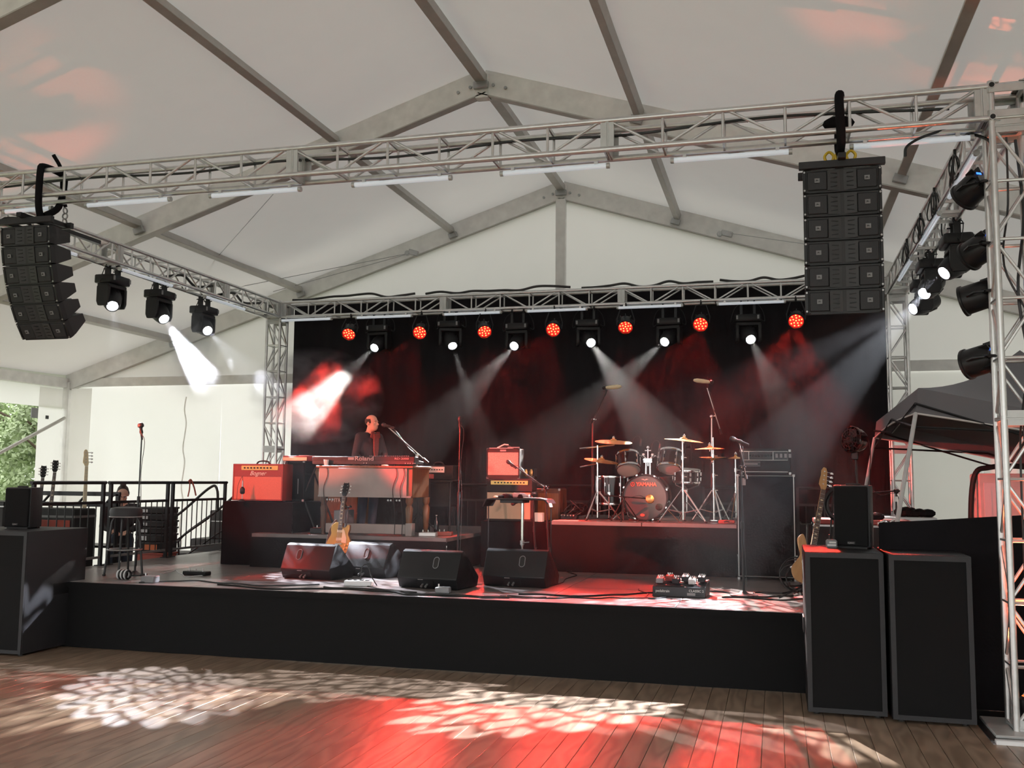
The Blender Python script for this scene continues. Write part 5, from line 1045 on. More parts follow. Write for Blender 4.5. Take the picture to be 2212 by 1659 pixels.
# ------------------------------------------------------------------ pedalboard and stage-floor things
a, b = PZ(1413, 1288, S), PZ(1521, 1292, S); hw = .26; xc = (a.x+b.x)/2
t = thing('pedalboard', 'black effects pedalboard lying on the right of the stage', 'pedalboard', (xc, a.y, S), radians(-3))
MB().prism([(0, .0), (0, .1), (.34, .15), (.34, .0)], -hw, hw, SWP).build('frame', 'black_metal', t, .006); 
for k in range(4): MB().box((0, .05+k*.08, .108+k*.0118), (hw*2-.02, .05, .008), (radians(8.4), 0, 0)).build('rail', 'black_plastic', t)
text('pedaltrain', 'lettering', .035, 'letter_white', t, (-.16, -.004, .055), bold=.0005); text('CLASSIC 2', 'model_lettering', .032, 'letter_white', t, (.17, -.004, .065), bold=.0005); MB().b2((.08, -.004, .02), (.16, .0, .045)).build('label_strip', 'letter_grey', t)
for k in range(6):
    px_, py_ = -.2+.08*k, .1+.1*(k % 2); o = MB().box((px_, py_, .14+py_*.15), (.07, .11, .05), (radians(8), 0, 0)).build('pedal', ('grey_plastic', 'tolex_red', 'black_plastic', 'slate_grey', 'silver_panel', 'black_plastic')[k], t, .005); knobs(MB(), px_-.02, px_+.02, 3, 0, 0, .006)
    m = MB()
    for j in (-.02, 0, .02): m.cyl((px_+j, py_+.035, .165+py_*.15), (px_+j, py_+.035, .185+py_*.15), .007, n=8)
    m.cyl((px_, py_-.03, .16+py_*.15), (px_, py_-.03, .178+py_*.15), .008, n=8).build('knobs', 'chrome', o)
def small_box(name, label, px, s_, m, cat='box', rz=0, knob=0):
    t = thing(name, label, cat, px, rz); MB().b2((-s_[0]/2, -s_[1]/2, 0), (s_[0]/2, s_[1]/2, s_[2])).build('case', m, t, .008); q = MB()
    for k in range(max(1, knob)): q.cyl((-s_[0]*.3+k*s_[0]*.3, -s_[1]*.1, s_[2]), (-s_[0]*.3+k*s_[0]*.3, -s_[1]*.1, s_[2]+.03), .008, n=8)
    q.build('switch', 'chrome', t); return t
small_box('junction_box', 'small grey junction box on the stage edge by the bar stool', PZ(324, 1258, S), (.16, .12, .07), 'grey_plastic')
small_box('foot_switch', 'low black foot switch on the stage left of the wedges', PZ(425, 1242, S), (.32, .12, .045), 'black_plastic', 'pedal', -.1, 3)
small_box('junction_box', 'small grey junction box before the third wedge monitor', PZ(957, 1281, S), (.14, .1, .06), 'grey_plastic')
t = thing('power_strip', 'white lit power strip on the stage behind the cables between the first wedges', 'power strip', PZ(775, 1266, S), .1); MB().b2((-.15, -.05, 0), (.15, .05, .06)).build('case', 'white_plastic', t, .008); m = MB()
for k in range(4): m.b2((-.12+k*.065, -.02, .06), (-.08+k*.065, .02, .068))
m.build('socket', 'black_plastic', t); MB().tube(arc([V((0.02, 0, .07)), V((.03, 0, .2)), V((.09, 0, .22)), V((.14, 0, .1)), V((.2, 0, .01))], 5), .006, 5).build('lead', 'cable', t)
t = thing('cable_coil', 'black and white striped coil lying beside the bar stool', 'cable', PZ(268, 1252, S)); m = MB(); m2 = MB()
for k in range(6): (m if k % 2 else m2).ring((-.06+k*.022, 0, .055), .044, .011, 16, 6, 'X')
m.build('dark_turn', 'cable', t); m2.build('pale_turn', 'white_plastic', t)
rc = random.Random(3)
def floor_cable(label, pts, r=.007, m='cable', wob=.06):
    P = [PZ(x, y, S+r) for x, y in pts]; Q = [P[0]]
    for a, b in zip(P[:-1], P[1:]):
        for k in (1, 2, 3): q = a.lerp(b, k/3); Q.append(q+(V((rc.uniform(-wob, wob), rc.uniform(-wob, wob), 0)) if k < 3 else V()))
    for q in Q: q.y = max(q.y, SY0+.03)
    t = tag(MB().tube(arc(Q, 4), r, 5).build('cable', m), label, 'cable'); return t
floor_cable('black cable along the stage edge from the stool to the first wedge', [(300, 1258), (430, 1254), (560, 1265), (690, 1262)])
floor_cable('black cable along the very lip of the stage before the first wedge', [(470, 1262), (600, 1272), (760, 1272), (900, 1280)], .009)
floor_cable('black cable bundle running from the power strip to the third wedge', [(700, 1268), (790, 1272), (880, 1284), (1000, 1286), (1100, 1290)], .012)
floor_cable('thin black cable looping behind the second junction box', [(760, 1262), (850, 1276), (960, 1288), (1050, 1292), (1180, 1290)], .006)
floor_cable('black cable from the fourth wedge to the pedalboard', [(1120, 1283), (1230, 1287), (1330, 1284), (1412, 1280)], .009)
floor_cable('second black cable from the fourth wedge to the pedalboard', [(1080, 1287), (1200, 1292), (1320, 1290), (1400, 1291)], .007)
floor_cable('black cable from the pedalboard towards the subwoofers', [(1522, 1276), (1600, 1285), (1660, 1289), (1725, 1284)], .008)
floor_cable('black cable along the stage lip before the vocal microphone', [(1560, 1290), (1640, 1293), (1690, 1296), (1733, 1293)], .008)
floor_cable('black cable running from the vocal microphone base to the bass guitar', [(1607, 1285), (1640, 1279), (1690, 1281), (1728, 1270)], .008)
floor_cable('tangled black cable left of the pedalboard', [(1380, 1272), (1400, 1283), (1392, 1290), (1415, 1293), (1440, 1290), (1410, 1286)], .006, wob=.03)
floor_cable('black cable curving out from the drum riser to the fourth wedge', [(1200, 1215), (1225, 1235), (1245, 1243), (1190, 1265)], .006)
floor_cable('thin pale cable by the small foot switch', [(345, 1240), (380, 1232), (400, 1246), (440, 1243)], .004, 'white_plastic', .02)
# coiled cables in front of the bass guitar
t = thing('cable_loops', 'coils of black cable hanging by the bass guitar beside the subwoofer', 'cable', V((PZ(1716, 1262, S).x, 10.1, S)))
m = MB()
for k in range(5): m.ring((.02*k-.03, .01*k, .2+.03*sin(k)), .13+.02*(k % 3), .007, 22, 5, (.25*sin(k*2), 1, .2*cos(k)))
m.build('loop', 'cable', t)
for k, (x, z) in enumerate(((-.05, .3), (.03, .16), (-.02, .03))): MB().cyl((x, -.02, z), (x+.05, -.06, z+.02), .016).build('connector', 'chrome', t)
MB().tube(arc([V((.05, 0, .3)), V((.06, .02, .16)), V((.05, .05, .03)), V((.2, .1, .012))], 5), .008, 5).build('tail', 'cable', t)
t = thing('cable_heap', 'heap of black cables beside the drum riser edge behind the paper', 'cable', PY(1232, 1122, 12.7) + V((0, 0, DR-PY(1232, 1122, 12.7).z))); m = MB()
for k in range(7): m.ring((rc.uniform(-.1, .1), rc.uniform(-.04, .1), .05+.02*k), .09+.03*rc.random(), .007, 18, 5, (rc.uniform(-1, 1), rc.uniform(-.5, .5), .8))
m.build('loop', 'cable', t); MB().b2((-.12, -.06, 0), (.1, .06, .06)).build('stage_box', 'black_metal', t, .005); m = MB()
for k in range(5): m.cyl((-.1+k*.04, -.06, .04), (-.1+k*.04, -.09, .05), .01)
m.build('plug', 'steel', t)
t = tag(MB().box((0, 0, .002), (.32, .18, .004), (0, 0, .1)).build('paper_sheet', 'paper'), 'pale sheet lying at the left corner of the drum riser', 'paper'); t.location = (PY(1222, 1124, 12.15).x, 12.15, DR)
t = thing('hammer_case', 'dark red drum key case lying at the right front of the drum riser', 'case', (PY(1570, 1128, 12.3).x, 12.3, DR)); MB().b2((-.1, -.05, 0), (.1, .06, .04)).build('case_body', 'red_case', t, .01); MB().tube(arc([V((-.03, -.05, .02)), V((0, -.08, .03)), V((.03, -.05, .02))], 4), .006, 5).build('handle', 'black_plastic', t)
# floor things by keyboards
for k, (x, y, Y, s_, lb) in enumerate(((700, 1140, 11.6, (.3, .2, .07), 'low effects unit on the keyboard riser left of the organ legs'), (925, 1155, 11.5, (.22, .12, .05), 'small pedal on the keyboard riser right of the organ leg'), (960, 1152, 11.7, (.2, .14, .05), 'second small pedal on the keyboard riser near the bare mic stand'))):
    p = PY(x, y, Y); small_box('effects_pedal', lb, (p.x, Y, KR), s_, ('black_metal', 'silver_panel', 'red_case')[k], 'pedal', .1*k, 2)
t = thing('beer_bottle', 'dark bottle standing under the small black table', 'bottle', (PY(932, 1130, 12.3).x, 12.35, KR)); t.location.x += .05; MB().lathe([(.03, 0), (.031, .12), (.012, .18), (.011, .22)], 14).build('bottle_body', 'sparkle_black', t); MB().cyl((0, 0, .22), (0, 0, .232), .013).build('cap', 'steel', t)
# ------------------------------------------------------------------ people
def remesh(mb, name, m, vox, parent, sm=4, label=None):
    me = mb.mesh('tmp', m, smooth=False); o = bpy.data.objects.new('tmp', me); COL.objects.link(o)
    r = o.modifiers.new('r', 'REMESH'); r.mode = 'VOXEL'; r.voxel_size = vox; r.use_smooth_shade = True
    s_ = o.modifiers.new('s', 'SMOOTH'); s_.iterations = sm; s_.factor = .5
    dg = bpy.context.evaluated_depsgraph_get(); me2 = bpy.data.meshes.new_from_object(o.evaluated_get(dg)); bpy.data.objects.remove(o); bpy.data.meshes.remove(me)
    me2.name = name; me2.polygons.foreach_set('use_smooth', [True]*len(me2.polygons))
    if not me2.materials: me2.materials.append(MATS[m])
    return put(name, me2, parent)
def limb(m, pts, rs, n=12):
    for (a, b), (r, q) in zip(zip(pts[:-1], pts[1:]), zip(rs[:-1], rs[1:])): m.cyl(a, b, r, q, n); m.sph(a, r, n)
    m.sph(pts[-1], rs[-1], n); return m
def hand(m, w_, d, up, s):
    """palm, four unequal curled fingers and a thumb from wrist w_ along d"""
    d = V(d).normalized(); up = V(up).normalized(); x = d.cross(up).normalized()*s
    for k in range(4): a = w_+x*(.03-.02*k)*.6; b = w_+d*.085+x*(.034-.022*k); m.cyl(a, b, .014, .012, 8).sph(b, .0125, 8)
    for k, L_ in enumerate((.068, .078, .072, .055)):
        b = w_+d*.085+x*(.034-.022*k); c = b+d*L_*.5-up*.006; e = c+d*L_*.38-up*.026; limb(m, [b, c, e], [.0095, .0088, .0075], 8)
    limb(m, [w_+d*.02+x*.03, w_+d*.055+x*.06-up*.008, w_+d*.085+x*.066-up*.018], [.012, .0105, .0085], 8)
def person(label, loc, rz, H, arms, top_m, leg_m, head_yaw=0, head_pitch=0, bald=True, lean=0, shirt=None, bun=False):
    t = thing('person', label, 'person', loc, rz); k = H/1.75
    hip, ch, sh, nk = .93*k, 1.24*k, 1.43*k, 1.5*k; L = lambda z: -lean*(max(0, z-hip))   # forward lean (towards -y)
    P = lambda x, y, z: V((x*k, y*k+L(z), z))
    HC = V((0, -.03*k+L(1.62*k), 1.615*k)); HM = Matrix.Translation(HC) @ Matrix.Rotation(head_yaw, 4, 'Z') @ Matrix.Rotation(head_pitch, 4, 'X')
    def headparts(m):
        q = MB(); q.sph((0, .012, .03), (.078*k, .098*k, .092*k), 20).sph((0, -.025, -.045), (.06*k, .07*k, .075*k), 18).sph((0, -.062*k, -.088*k), (.032*k, .028*k, .024*k), 12)
        q.sph((0, -.078*k, .022*k), (.052*k, .022*k, .014*k), 12)                       # brow
        q.cyl((0, -.088*k, .012*k), (0, -.116*k, -.03*k), .009*k, .015*k, 8).sph((0, -.11*k, -.032*k), (.017*k, .013*k, .011*k), 10)   # nose
        for s in (-1, 1):
            q.sph((s*.079*k, .012*k, -.008*k), (.011*k, .02*k, .033*k), 10).sph((s*.045*k, -.06*k, -.025*k), (.022*k, .024*k, .02*k), 10)
        q.sph((0, -.088*k, -.06*k), (.026*k, .012*k, .007*k), 10).sph((0, -.086*k, -.073*k), (.022*k, .012*k, .008*k), 10)
        m.add(q.v, q.f, HM)
    b = MB(); headparts(b)
    limb(b, [P(0, .015, nk-.03*k), HM @ V((0, .02, -.05))], [.062*k, .056*k]); 
    limb(b, [P(0, 0, hip), P(0, .0, 1.1*k), P(0, .0, ch), P(0, .02, nk-.06*k)], [.13*k, .115*k, .125*k, .08*k])
    for s in (-1, 1):
        limb(b, [P(s*.09, 0, hip-.02), P(s*.1, -.02, .49*k), P(s*.1, .02, .09*k)], [.085*k, .056*k, .04*k]); limb(b, [P(s*.1, .03, .05*k), P(s*.11, -.13, .035*k)], [.04*k, .035*k])
        a = [V(q)*k for q in arms[0 if s < 0 else 1]]; a = [V((q.x, q.y+L(q.z), q.z)) for q in a]
        limb(b, [P(s*.06, .01, sh-.0), a[0], a[1], a[2]], [.06*k, .055*k, .042*k, .029*k]); hand(b, a[2], (a[2]-a[1])+V((0, -.05, 0)), (0, 0, 1), -s)
    body = remesh(b, 'body', 'skin', .0085, t, 3)
    for s in (-1, 1):
        e = MB(); e.sph((s*.03*k, -.079*k, .0), (.010*k, .008*k, .006*k), 10); MB().add(e.v, e.f, HM).build('eye', 'white_plastic', t); e = MB(); e.sph((s*.03*k, -.087*k, .0), (.006*k, .004*k, .006*k), 8); MB().add(e.v, e.f, HM).build('pupil', 'rubber', t)
        e = MB(); e.box((s*.03*k, -.092*k, .022*k), (.034*k, .012*k, .007*k), (0, s*.1, 0)); MB().add(e.v, e.f, HM).build('eyebrow', 'hair', t)
    j = MB(); limb(j, [P(0, 0, hip-.05), P(0, 0, 1.1*k), P(0, -.005, ch), P(0, .015, nk-.075*k)], [.145*k, .135*k, .14*k, .08*k], 16)
    for s in (-1, 1):
        j.sph(P(s*.09, 0, ch), (.1*k, .115*k, .15*k), 12); a = [V(q)*k for q in arms[0 if s < 0 else 1]]; a = [V((q.x, q.y+L(q.z), q.z)) for q in a]
        limb(j, [P(s*.06, .01, sh-.01), a[0], a[1], a[1].lerp(a[2], .9)], [.07*k, .064*k, .054*k, .043*k])
    j = remesh(j, 'jacket', top_m, .013, t, 4)
    if shirt:
        q = MB(); q.prism([(-.05*k, nk-.05*k), (.05*k, nk-.05*k), (.045*k, 1.2*k), (.0, .95*k), (-.045*k, 1.2*k)], 0, .03, Matrix(((1, 0, 0, 0), (0, 0, -1, -.142*k+L(1.25*k)), (0, 1, 0, 0), (0, 0, 0, 1)))); q.build('shirt', shirt, t, .008)
        for s in (-1, 1): q = MB(); q.prism([(s*.02*k, nk-.02*k), (s*.075*k, nk-.015*k), (s*.09*k, nk-.1*k), (s*.03*k, nk-.13*k)], 0, .02, Matrix(((1, 0, 0, 0), (0, 0, -1, -.115*k+L(1.45*k)), (0, 1, 0, 0), (0, 0, 0, 1)))); q.build('collar', shirt, t, .004)
    tr = MB()
    for s in (-1, 1): limb(tr, [P(s*.085, 0, hip), P(s*.1, -.02, .49*k), P(s*.1, .02, .1*k)], [.105*k, .075*k, .06*k], 14)
    limb(tr, [P(-.05, 0, hip+.02), P(.05, 0, hip+.02)], [.135*k, .135*k]); remesh(tr, 'trousers', leg_m, .013, t, 4)
    for s in (-1, 1): q = MB(); limb(q, [P(s*.1, .035, .048*k), P(s*.112, -.15, .04*k)], [.048*k, .044*k]); remesh(q, 'shoe', 'black_plastic', .01, t, 3)
    h = MB()
    if bald:   # hair left at the sides and back
        n_, m_ = 22, 7; vs = []; fs = []
        for lay, f_ in ((0, 1.075), (1, .96)):
            for j in range(m_+1):
                for i in range(n_+1):
                    an = pi/2+radians(-118+236*i/n_); el = radians(-26+(58-14*abs(2*i/n_-1))*j/m_); vs.append((.078*k*f_*cos(an)*cos(el), .012+.098*k*f_*sin(an)*cos(el), .03+.092*k*f_*sin(el)))
        w1, off = n_+1, (n_+1)*(m_+1)
        for j in range(m_):
            for i in range(n_): q_ = j*w1+i; fs += [(q_, q_+1, q_+w1+1, q_+w1), (off+q_, off+q_+w1, off+q_+w1+1, off+q_+1)]
        for i in range(n_): fs += [(i, off+i, off+i+1, i+1), (m_*w1+i, m_*w1+i+1, off+m_*w1+i+1, off+m_*w1+i)]
        for j in range(m_): fs += [(j*w1, (j+1)*w1, off+(j+1)*w1, off+j*w1), (j*w1+n_, off+j*w1+n_, off+(j+1)*w1+n_, (j+1)*w1+n_)]
        h.add(vs, fs)
    else:
        h.sph((0, .034, .045), (.084*k, .092*k, .092*k), 18)
        for a in range(-5, 6): an = pi/2+a*.3; h.sph((.076*k*cos(an), .015+.09*k*sin(an), .01*k), (.02*k, .024*k, .05*k), 10)
        if bun: h.sph((0, .03, .15*k), (.046*k, .048*k, .042*k), 12)
    q = MB().add(h.v, h.f, HM); remesh(q, 'hair', 'hair', .0075, t, 2)
    e = MB(); e.sph((0, -.064*k, -.078*k), (.044*k, .034*k, .032*k), 12); 
    return t
mp = PY(797, 950, 12.2)
person('balding man in a dark jacket and red shirt playing the stage piano', (mp.x, 12.2, KR), radians(60), 1.575, ([(-.185, .02, 1.41), (-.27, -.02, 1.12), (-.40, -.25, 1.0)], [(.185, .02, 1.41), (.18, -.14, 1.14), (-.02, -.4, 1.0)]), 'jacket', 'jeans', radians(14), radians(-3), True, .06, 'shirt_red')
sp = PY(263, 1070, 12.4)
person('person with a hair bun and dark top looking down behind the railing', (sp.x+.02, 12.4, -.016), radians(36), 1.70, ([(-.2, .02, 1.42), (-.26, -.06, 1.14), (-.1, -.3, 1.08)], [(.2, .02, 1.42), (.26, -.06, 1.14), (.1, -.3, 1.08)]), 'jacket', 'jeans', 0, radians(30), False, .2, None, True)

# ------------------------------------------------------------------ left side of the stage
sb = PZ(266, 1244, S); sh_ = PY(266, 1097, sb.y).z-S
t = thing('bar_stool', 'black bar stool with a round padded seat beside the microphone', 'stool', sb)
MB().lathe([(.15, sh_-.11), (.175, sh_-.1), (.18, sh_-.03), (.165, sh_), (.1, sh_+.012), (.001, sh_+.014)], 26).build('seat', 'slate_grey', t); MB().ring((0, 0, sh_-.1), .176, .007, 28, 6).build('seat_band', 'steel', t)
for a in (.4, .4+pi/2, .4+pi, .4+3*pi/2): MB().tube([(.12*cos(a), .12*sin(a), sh_-.1), (.15*cos(a), .15*sin(a), sh_-.16), (.21*cos(a), .21*sin(a), .0)], .0125, 7).build('leg', 'black_metal', t); MB().cyl((.21*cos(a), .21*sin(a), 0), (.2095*cos(a), .2095*sin(a), .02), .018).build('foot_cap', 'rubber', t)
MB().ring((0, 0, .3), .185, .01, 28, 6).build('foot_ring', 'steel', t)
XRL = -8.33
def railing(label, y0, y1, x=XRL, h=1.05, group='stage railings'):
    t = thing('railing', label, 'railing', (x, y0, S), 0, group); L_ = y1-y0
    MB().cyl((0, -.03, h), (0, L_+.03, h), .022, n=10).build('top_rail', 'black_metal', t); MB().b2((-.012, 0, h-.27), (.012, L_, h-.235)).build('middle_rail', 'black_metal', t); MB().b2((-.012, 0, .09), (.012, L_, .12)).build('lower_rail', 'steel', t)
    for y in (.015, L_-.015): MB().b2((-.02, y-.02, 0), (.02, y+.02, h)).build('post', 'black_metal', t); MB().b2((-.05, y-.05, 0), (.05, y+.05, .01)).build('base_plate', 'black_metal', t)
    n = int(L_/.125)
    for k in range(1, n): MB().cyl((0, L_*k/n, .12), (0, L_*k/n, h-.25), .0085, n=6).build('baluster', 'black_metal', t)
    return t
yA = [PX(x, 1041, XRL).y for x in (72, 226, 239, 365, 373, 488)]
railing('black stage railing nearest the left loudspeaker, guitar necks rising behind', yA[0], yA[1]); railing('black stage railing behind the bar stool', yA[2], yA[3]); t = railing('black stage railing beside the stairs with a ribbon tied on top', yA[4], yA[5])
MB().tube(arc([V((.03, .35, 1.07)), V((.02, .42, 1.09)), V((.05, .46, .98)), V((.06, .5, .86))], 4), .012, 5).tube(arc([V((.03, .38, 1.08)), V((.04, .36, .95)), V((.06, .3, .85))], 4), .01, 5).build('ribbon', 'red_case', t)
# stairs going down from the stage
sy0 = yA[5]-.1; t = thing('stairs', 'black stage stairs with pale step edges beyond the railing', 'stairs', (SX0-.06, sy0, 0))
for k in range(4): z = S-.14-k*.155; MB().b2((-.3-k*.27, .05, z-.03), (-.02-k*.27, 1.05, z)).build('step', 'black_metal', t); MB().b2((-.305-k*.27, .05, z-.022), (-.29-k*.27, 1.05, z+.003)).build('step_edge', 'silver_panel', t)
for y in (.03, 1.07): MB().prism([(0, S-.05), (0, S-.25), (-1.1, .0), (-1.25, .0), (-1.25, .06)], y-.015, y+.015, Matrix(((1, 0, 0, 0), (0, 0, 1, 0), (0, 1, 0, 0), (0, 0, 0, 1)))).build('stringer', 'black_metal', t)
for y in (.03, 1.07):
    MB().tube(arc([V((.05, y, S+.62)), V((.02, y, S+.95)), V((-.12, y, S+.96)), V((-.6, y, S+.58)), V((-1.25, y, .82)), V((-1.32, y, .6)), V((-1.28, y, .02))], 6), .021, 7).build('handrail', 'black_metal', t); MB().tube([(-.1, y, S+.5), (-1.25, y, .45)], .014, 6).build('lower_handrail', 'black_metal', t)
# guitar rack with three guitars on a road case
gp = PY(150, 1088, 11.6); CZ = .84
CF = PY(150, 1097, 11.3).z+.016
t = thing('road_case', 'tall dark reddish road case before the guitar rack behind the left loudspeaker', 'case', (gp.x, 10.95, -.016)); MB().b2((-.85, 0, .1), (.62, .42, CF)).build('case_body', 'tolex', t, .012); MB().b2((-.1, -.01, .5), (.56, .004, CF-.15)).build('front_panel', 'red_case', t, .004)
for x in (-.7, .5):
    for y in (.08, .36): MB().cyl((x-.02, y, .05), (x+.02, y, .05), .05).build('caster', 'rubber', t); MB().b2((x-.03, y-.04, .05), (x+.03, y+.04, .102)).build('caster_fork', 'steel', t)
MB().b2((-.86, -.004, CF-.12), (.63, .426, CF-.09)).build('edging', 'steel', t)
t = thing('guitar_rack', 'black guitar rack holding three guitars behind the stage railing', 'rack', (gp.x, 11.7, CZ)); 
z2 = PY(150, 1066, 11.7).z-CZ; z1 = PY(150, 1089, 11.7).z-CZ
MB().b2((-.8, -.02, z2-.03), (.75, .02, z2+.03)).build('upper_bar', 'black_metal', t, .006); MB().b2((-.8, -.02, z1-.03), (.75, .02, z1+.03)).build('lower_bar', 'black_metal', t, .006); MB().b2((-.8, -.2, .0), (.75, .25, .03)).build('cradle', 'black_metal', t)
for x in (-.76, .71): MB().b2((x-.025, -.02, -CZ-.016), (x+.025, .02, z2)).build('post', 'black_metal', t)
for x in (-.45, .15, .6): MB().cyl((x-.1, 0, z1), (x+.05, 0, z2), .018, n=8).build('strut', 'black_metal', t)
def rack_guitar(label, px, py, Y, om, bm, nm, hd, L_, hm, lean, rz, board='rosewood'):
    b = PY(px, py, Y); base = V((b.x, Y-.02, CZ+.045)); M = Matrix.Translation(base) @ Matrix.Rotation(rz, 4, 'Z') @ Matrix.Rotation(lean, 4, 'Y'); ln = b.z-CZ-.045
    return guitar(label, M, om, bm, nm, board, ln-(.19 if hd == 'lp' else .235), None, hd, hm, 6 if hd == 'lp' else 4)
rack_guitar('dark guitar with three tuners a side, leftmost of the rack', 88, 1003, 11.62, LP, 'walnut', 'rosewood', 'lp', 1, 'black_plastic', radians(3), radians(45))
rack_guitar('dark guitar in the rack beside the leftmost one, its head higher', 113, 991, 11.62, LP, 'tolex_red', 'rosewood', 'lp', 1, 'black_plastic', radians(3), radians(45))
rack_guitar('pale necked bass guitar standing at the right end of the rack', 190, 971, 11.62, JB, 'maple', 'cream', 'bass', 1, 'cream', radians(0), radians(50), 'cream')
# stacked trays and crates behind the railing
c = PY(338, 1180, 13.0); zt_ = -.016
for k, (h_, mm, lb) in enumerate(((.3, 'red_case', 'red crate at the bottom of the stack behind the railing'), (.16, 'black_plastic', 'black crate with an orange label in the stack behind the railing'), (.12, 'black_plastic', 'black tray just above the orange labelled crate'), (.1, 'black_plastic', 'second black tray above the orange labelled crate'), (.1, 'black_plastic', 'third black tray above the orange labelled crate'), (.1, 'black_plastic', 'fourth black tray above the orange labelled crate'), (.1, 'black_plastic', 'topmost black tray of the stack behind the railing'))):
    z_h = h_ if k else PY(338, 1192, 13.0).z+.016
    t = thing('crate', lb, 'crate', (c.x, 13.0, zt_), .05*(k % 2)); MB().b2((-.24, -.18, .0), (.24, .18, z_h-.012)).build('crate_body', mm, t, .012); MB().b2((-.25, -.19, z_h-.03), (.25, .19, z_h-.002)).build('rim', 'slate_grey' if k else mm, t, .004)
    if k == 1: MB().b2((-.1, -.186, .04), (.12, -.178, .12)).build('label', 'orange_label', t)
    if k > 1: MB().b2((-.2, -.188, .02), (-.05, -.178, z_h-.035)).build('pale_insert', 'white_plastic', t)
    zt_ += z_h
c = PY(455, 1120, 14.6)
for k, (x, y, s_, lb) in enumerate(((445, 1120, (.9, .6, .75), 'large black equipment case beyond the stage stairs'), (472, 1085, (.7, .5, .5), 'black case on top of the large one beyond the stairs'), (410, 1150, (.7, .5, .55), 'lower black bag beside the large case beyond the stairs'))):
    q = PY(x, y, 14.9); q.z = -.016+(.75 if k == 1 else 0); t = thing('equipment_case', lb, 'case', (q.x-.1, 15.6 if k < 2 else 14.9, q.z)); MB().b2((-s_[0]/2, -s_[1]/2, 0), (s_[0]/2, s_[1]/2, s_[2])).build('case_body', 'tolex', t, .03, 2); MB().b2((-s_[0]/2-.004, -s_[1]/2-.004, s_[2]*.6), (s_[0]/2+.004, s_[1]/2+.004, s_[2]*.63)).build('lid_edge', 'steel', t); MB().tube(arc([V((-.1, -s_[1]/2, s_[2]*.4)), V((0, -s_[1]/2-.04, s_[2]*.38)), V((.1, -s_[1]/2, s_[2]*.4))], 4), .01, 6).build('handle', 'rubber', t)
# low black wall of cases at the far left behind the loudspeaker
q = PY(20, 1090, 9.9); t = thing('equipment_case', 'wide black case at the far left beside the grey loudspeaker', 'case', (q.x-.5, 9.9, -.016)); zc_ = PY(20, 1084, 9.9).z+.016; MB().b2((-.6, 0, .0), (.42, .6, zc_-.06)).build('case_body', 'tolex', t, .012); MB().b2((-.61, -.01, zc_-.055), (.43, .61, zc_)).build('lid', 'black_plastic', t, .008); MB().b2((-.61, -.012, zc_-.066), (.43, -.004, zc_-.05)).build('edging', 'steel', t)
# rear railing along the back of the stage
def rear_rail(label, x0, x1, y=15.25, h=1.05):
    t = thing('railing', label, 'railing', (x0, y, S), 0, 'rear stage railings'); L_ = x1-x0
    MB().cyl((0, 0, h), (L_, 0, h), .02, n=8).build('top_rail', 'black_metal', t); MB().b2((0, -.012, h-.27), (L_, .012, h-.235)).build('middle_rail', 'black_metal', t); MB().b2((0, -.012, .09), (L_, .012, .12)).build('lower_rail', 'black_metal', t)
    for x in (.02, L_-.02): MB().b2((x-.02, -.02, 0), (x+.02, .02, h)).build('post', 'black_metal', t)
    n = int(L_/.13); m = MB()
    for k in range(1, n): MB().cyl((L_*k/n, 0, .12), (L_*k/n, 0, h-.25), .0085, n=6).build('baluster', 'black_metal', t)
xa = [PY(x, 1060, 15.25).x for x in (1000, 1090, 1195, 1282, 1560, 1640, 1735, 1800)]
for a, b, lb in ((xa[0]-.2, xa[1]+.1, 'dark railing at the stage back behind the bare microphone stand'), (xa[2]-.4, xa[3]+.2, 'dark railing at the stage back behind the cable heap'), (xa[4]-.3, xa[5]+.1, 'dark railing at the stage back behind the hi-hat'), (xa[6]-.1, xa[7]+.4, 'dark railing at the stage back right of the bass cabinet')): rear_rail(lb, a, b)

# ------------------------------------------------------------------ right side of the stage
q = PY(1785, 1150, 10.9); zt_ = PY(1785, 1122, 10.9).z
t = thing('road_case', 'black road case with a pale top rail behind the wooden bass guitar', 'case', (q.x+.1, 10.9, S)); hh = zt_-S; MB().b2((-.22, 0, 0), (.75, .6, hh-.06)).build('case_body', 'tolex', t, .01); MB().b2((-.23, -.01, hh-.075), (.76, .61, hh-.055)).build('edging', 'silver_panel', t); MB().b2((-.22, 0, hh-.05), (.75, .6, hh)).build('lid', 'tolex_red', t, .008); corners(t, .22, hh, 0)
t = thing('bag', 'black bag lying on the pale edged road case', 'bag', (q.x+.3, 11.1, zt_)); m = MB()
for k in range(5): m.sph((-.15+k*.09, .02*sin(k*2), .03+.012*(k % 2)), (.1, .1, .04+.01*(k % 3)), 10)
m.build('bag_body', 'drape', t); MB().tube(arc([V((-.1, -.05, .05)), V((0, -.12, .09)), V((.12, -.05, .05))], 4), .01, 6).build('handle', 'rubber', t)
kb = PZ(1822, 1187, SH)
t = thing('control_unit', 'small grey unit with pale markings on the right subwoofer beside the loudspeaker', 'box', (PY(1796, 1184, 8.75).x, 8.72, SH)); MB().b2((-.045, -.04, 0), (.045, .06, .07)).build('case', 'grey_plastic', t, .012); MB().b2((-.035, -.043, .02), (.035, -.038, .032)).b2((-.02, -.043, .042), (.035, -.038, .054)).build('marking', 'letter_white', t)
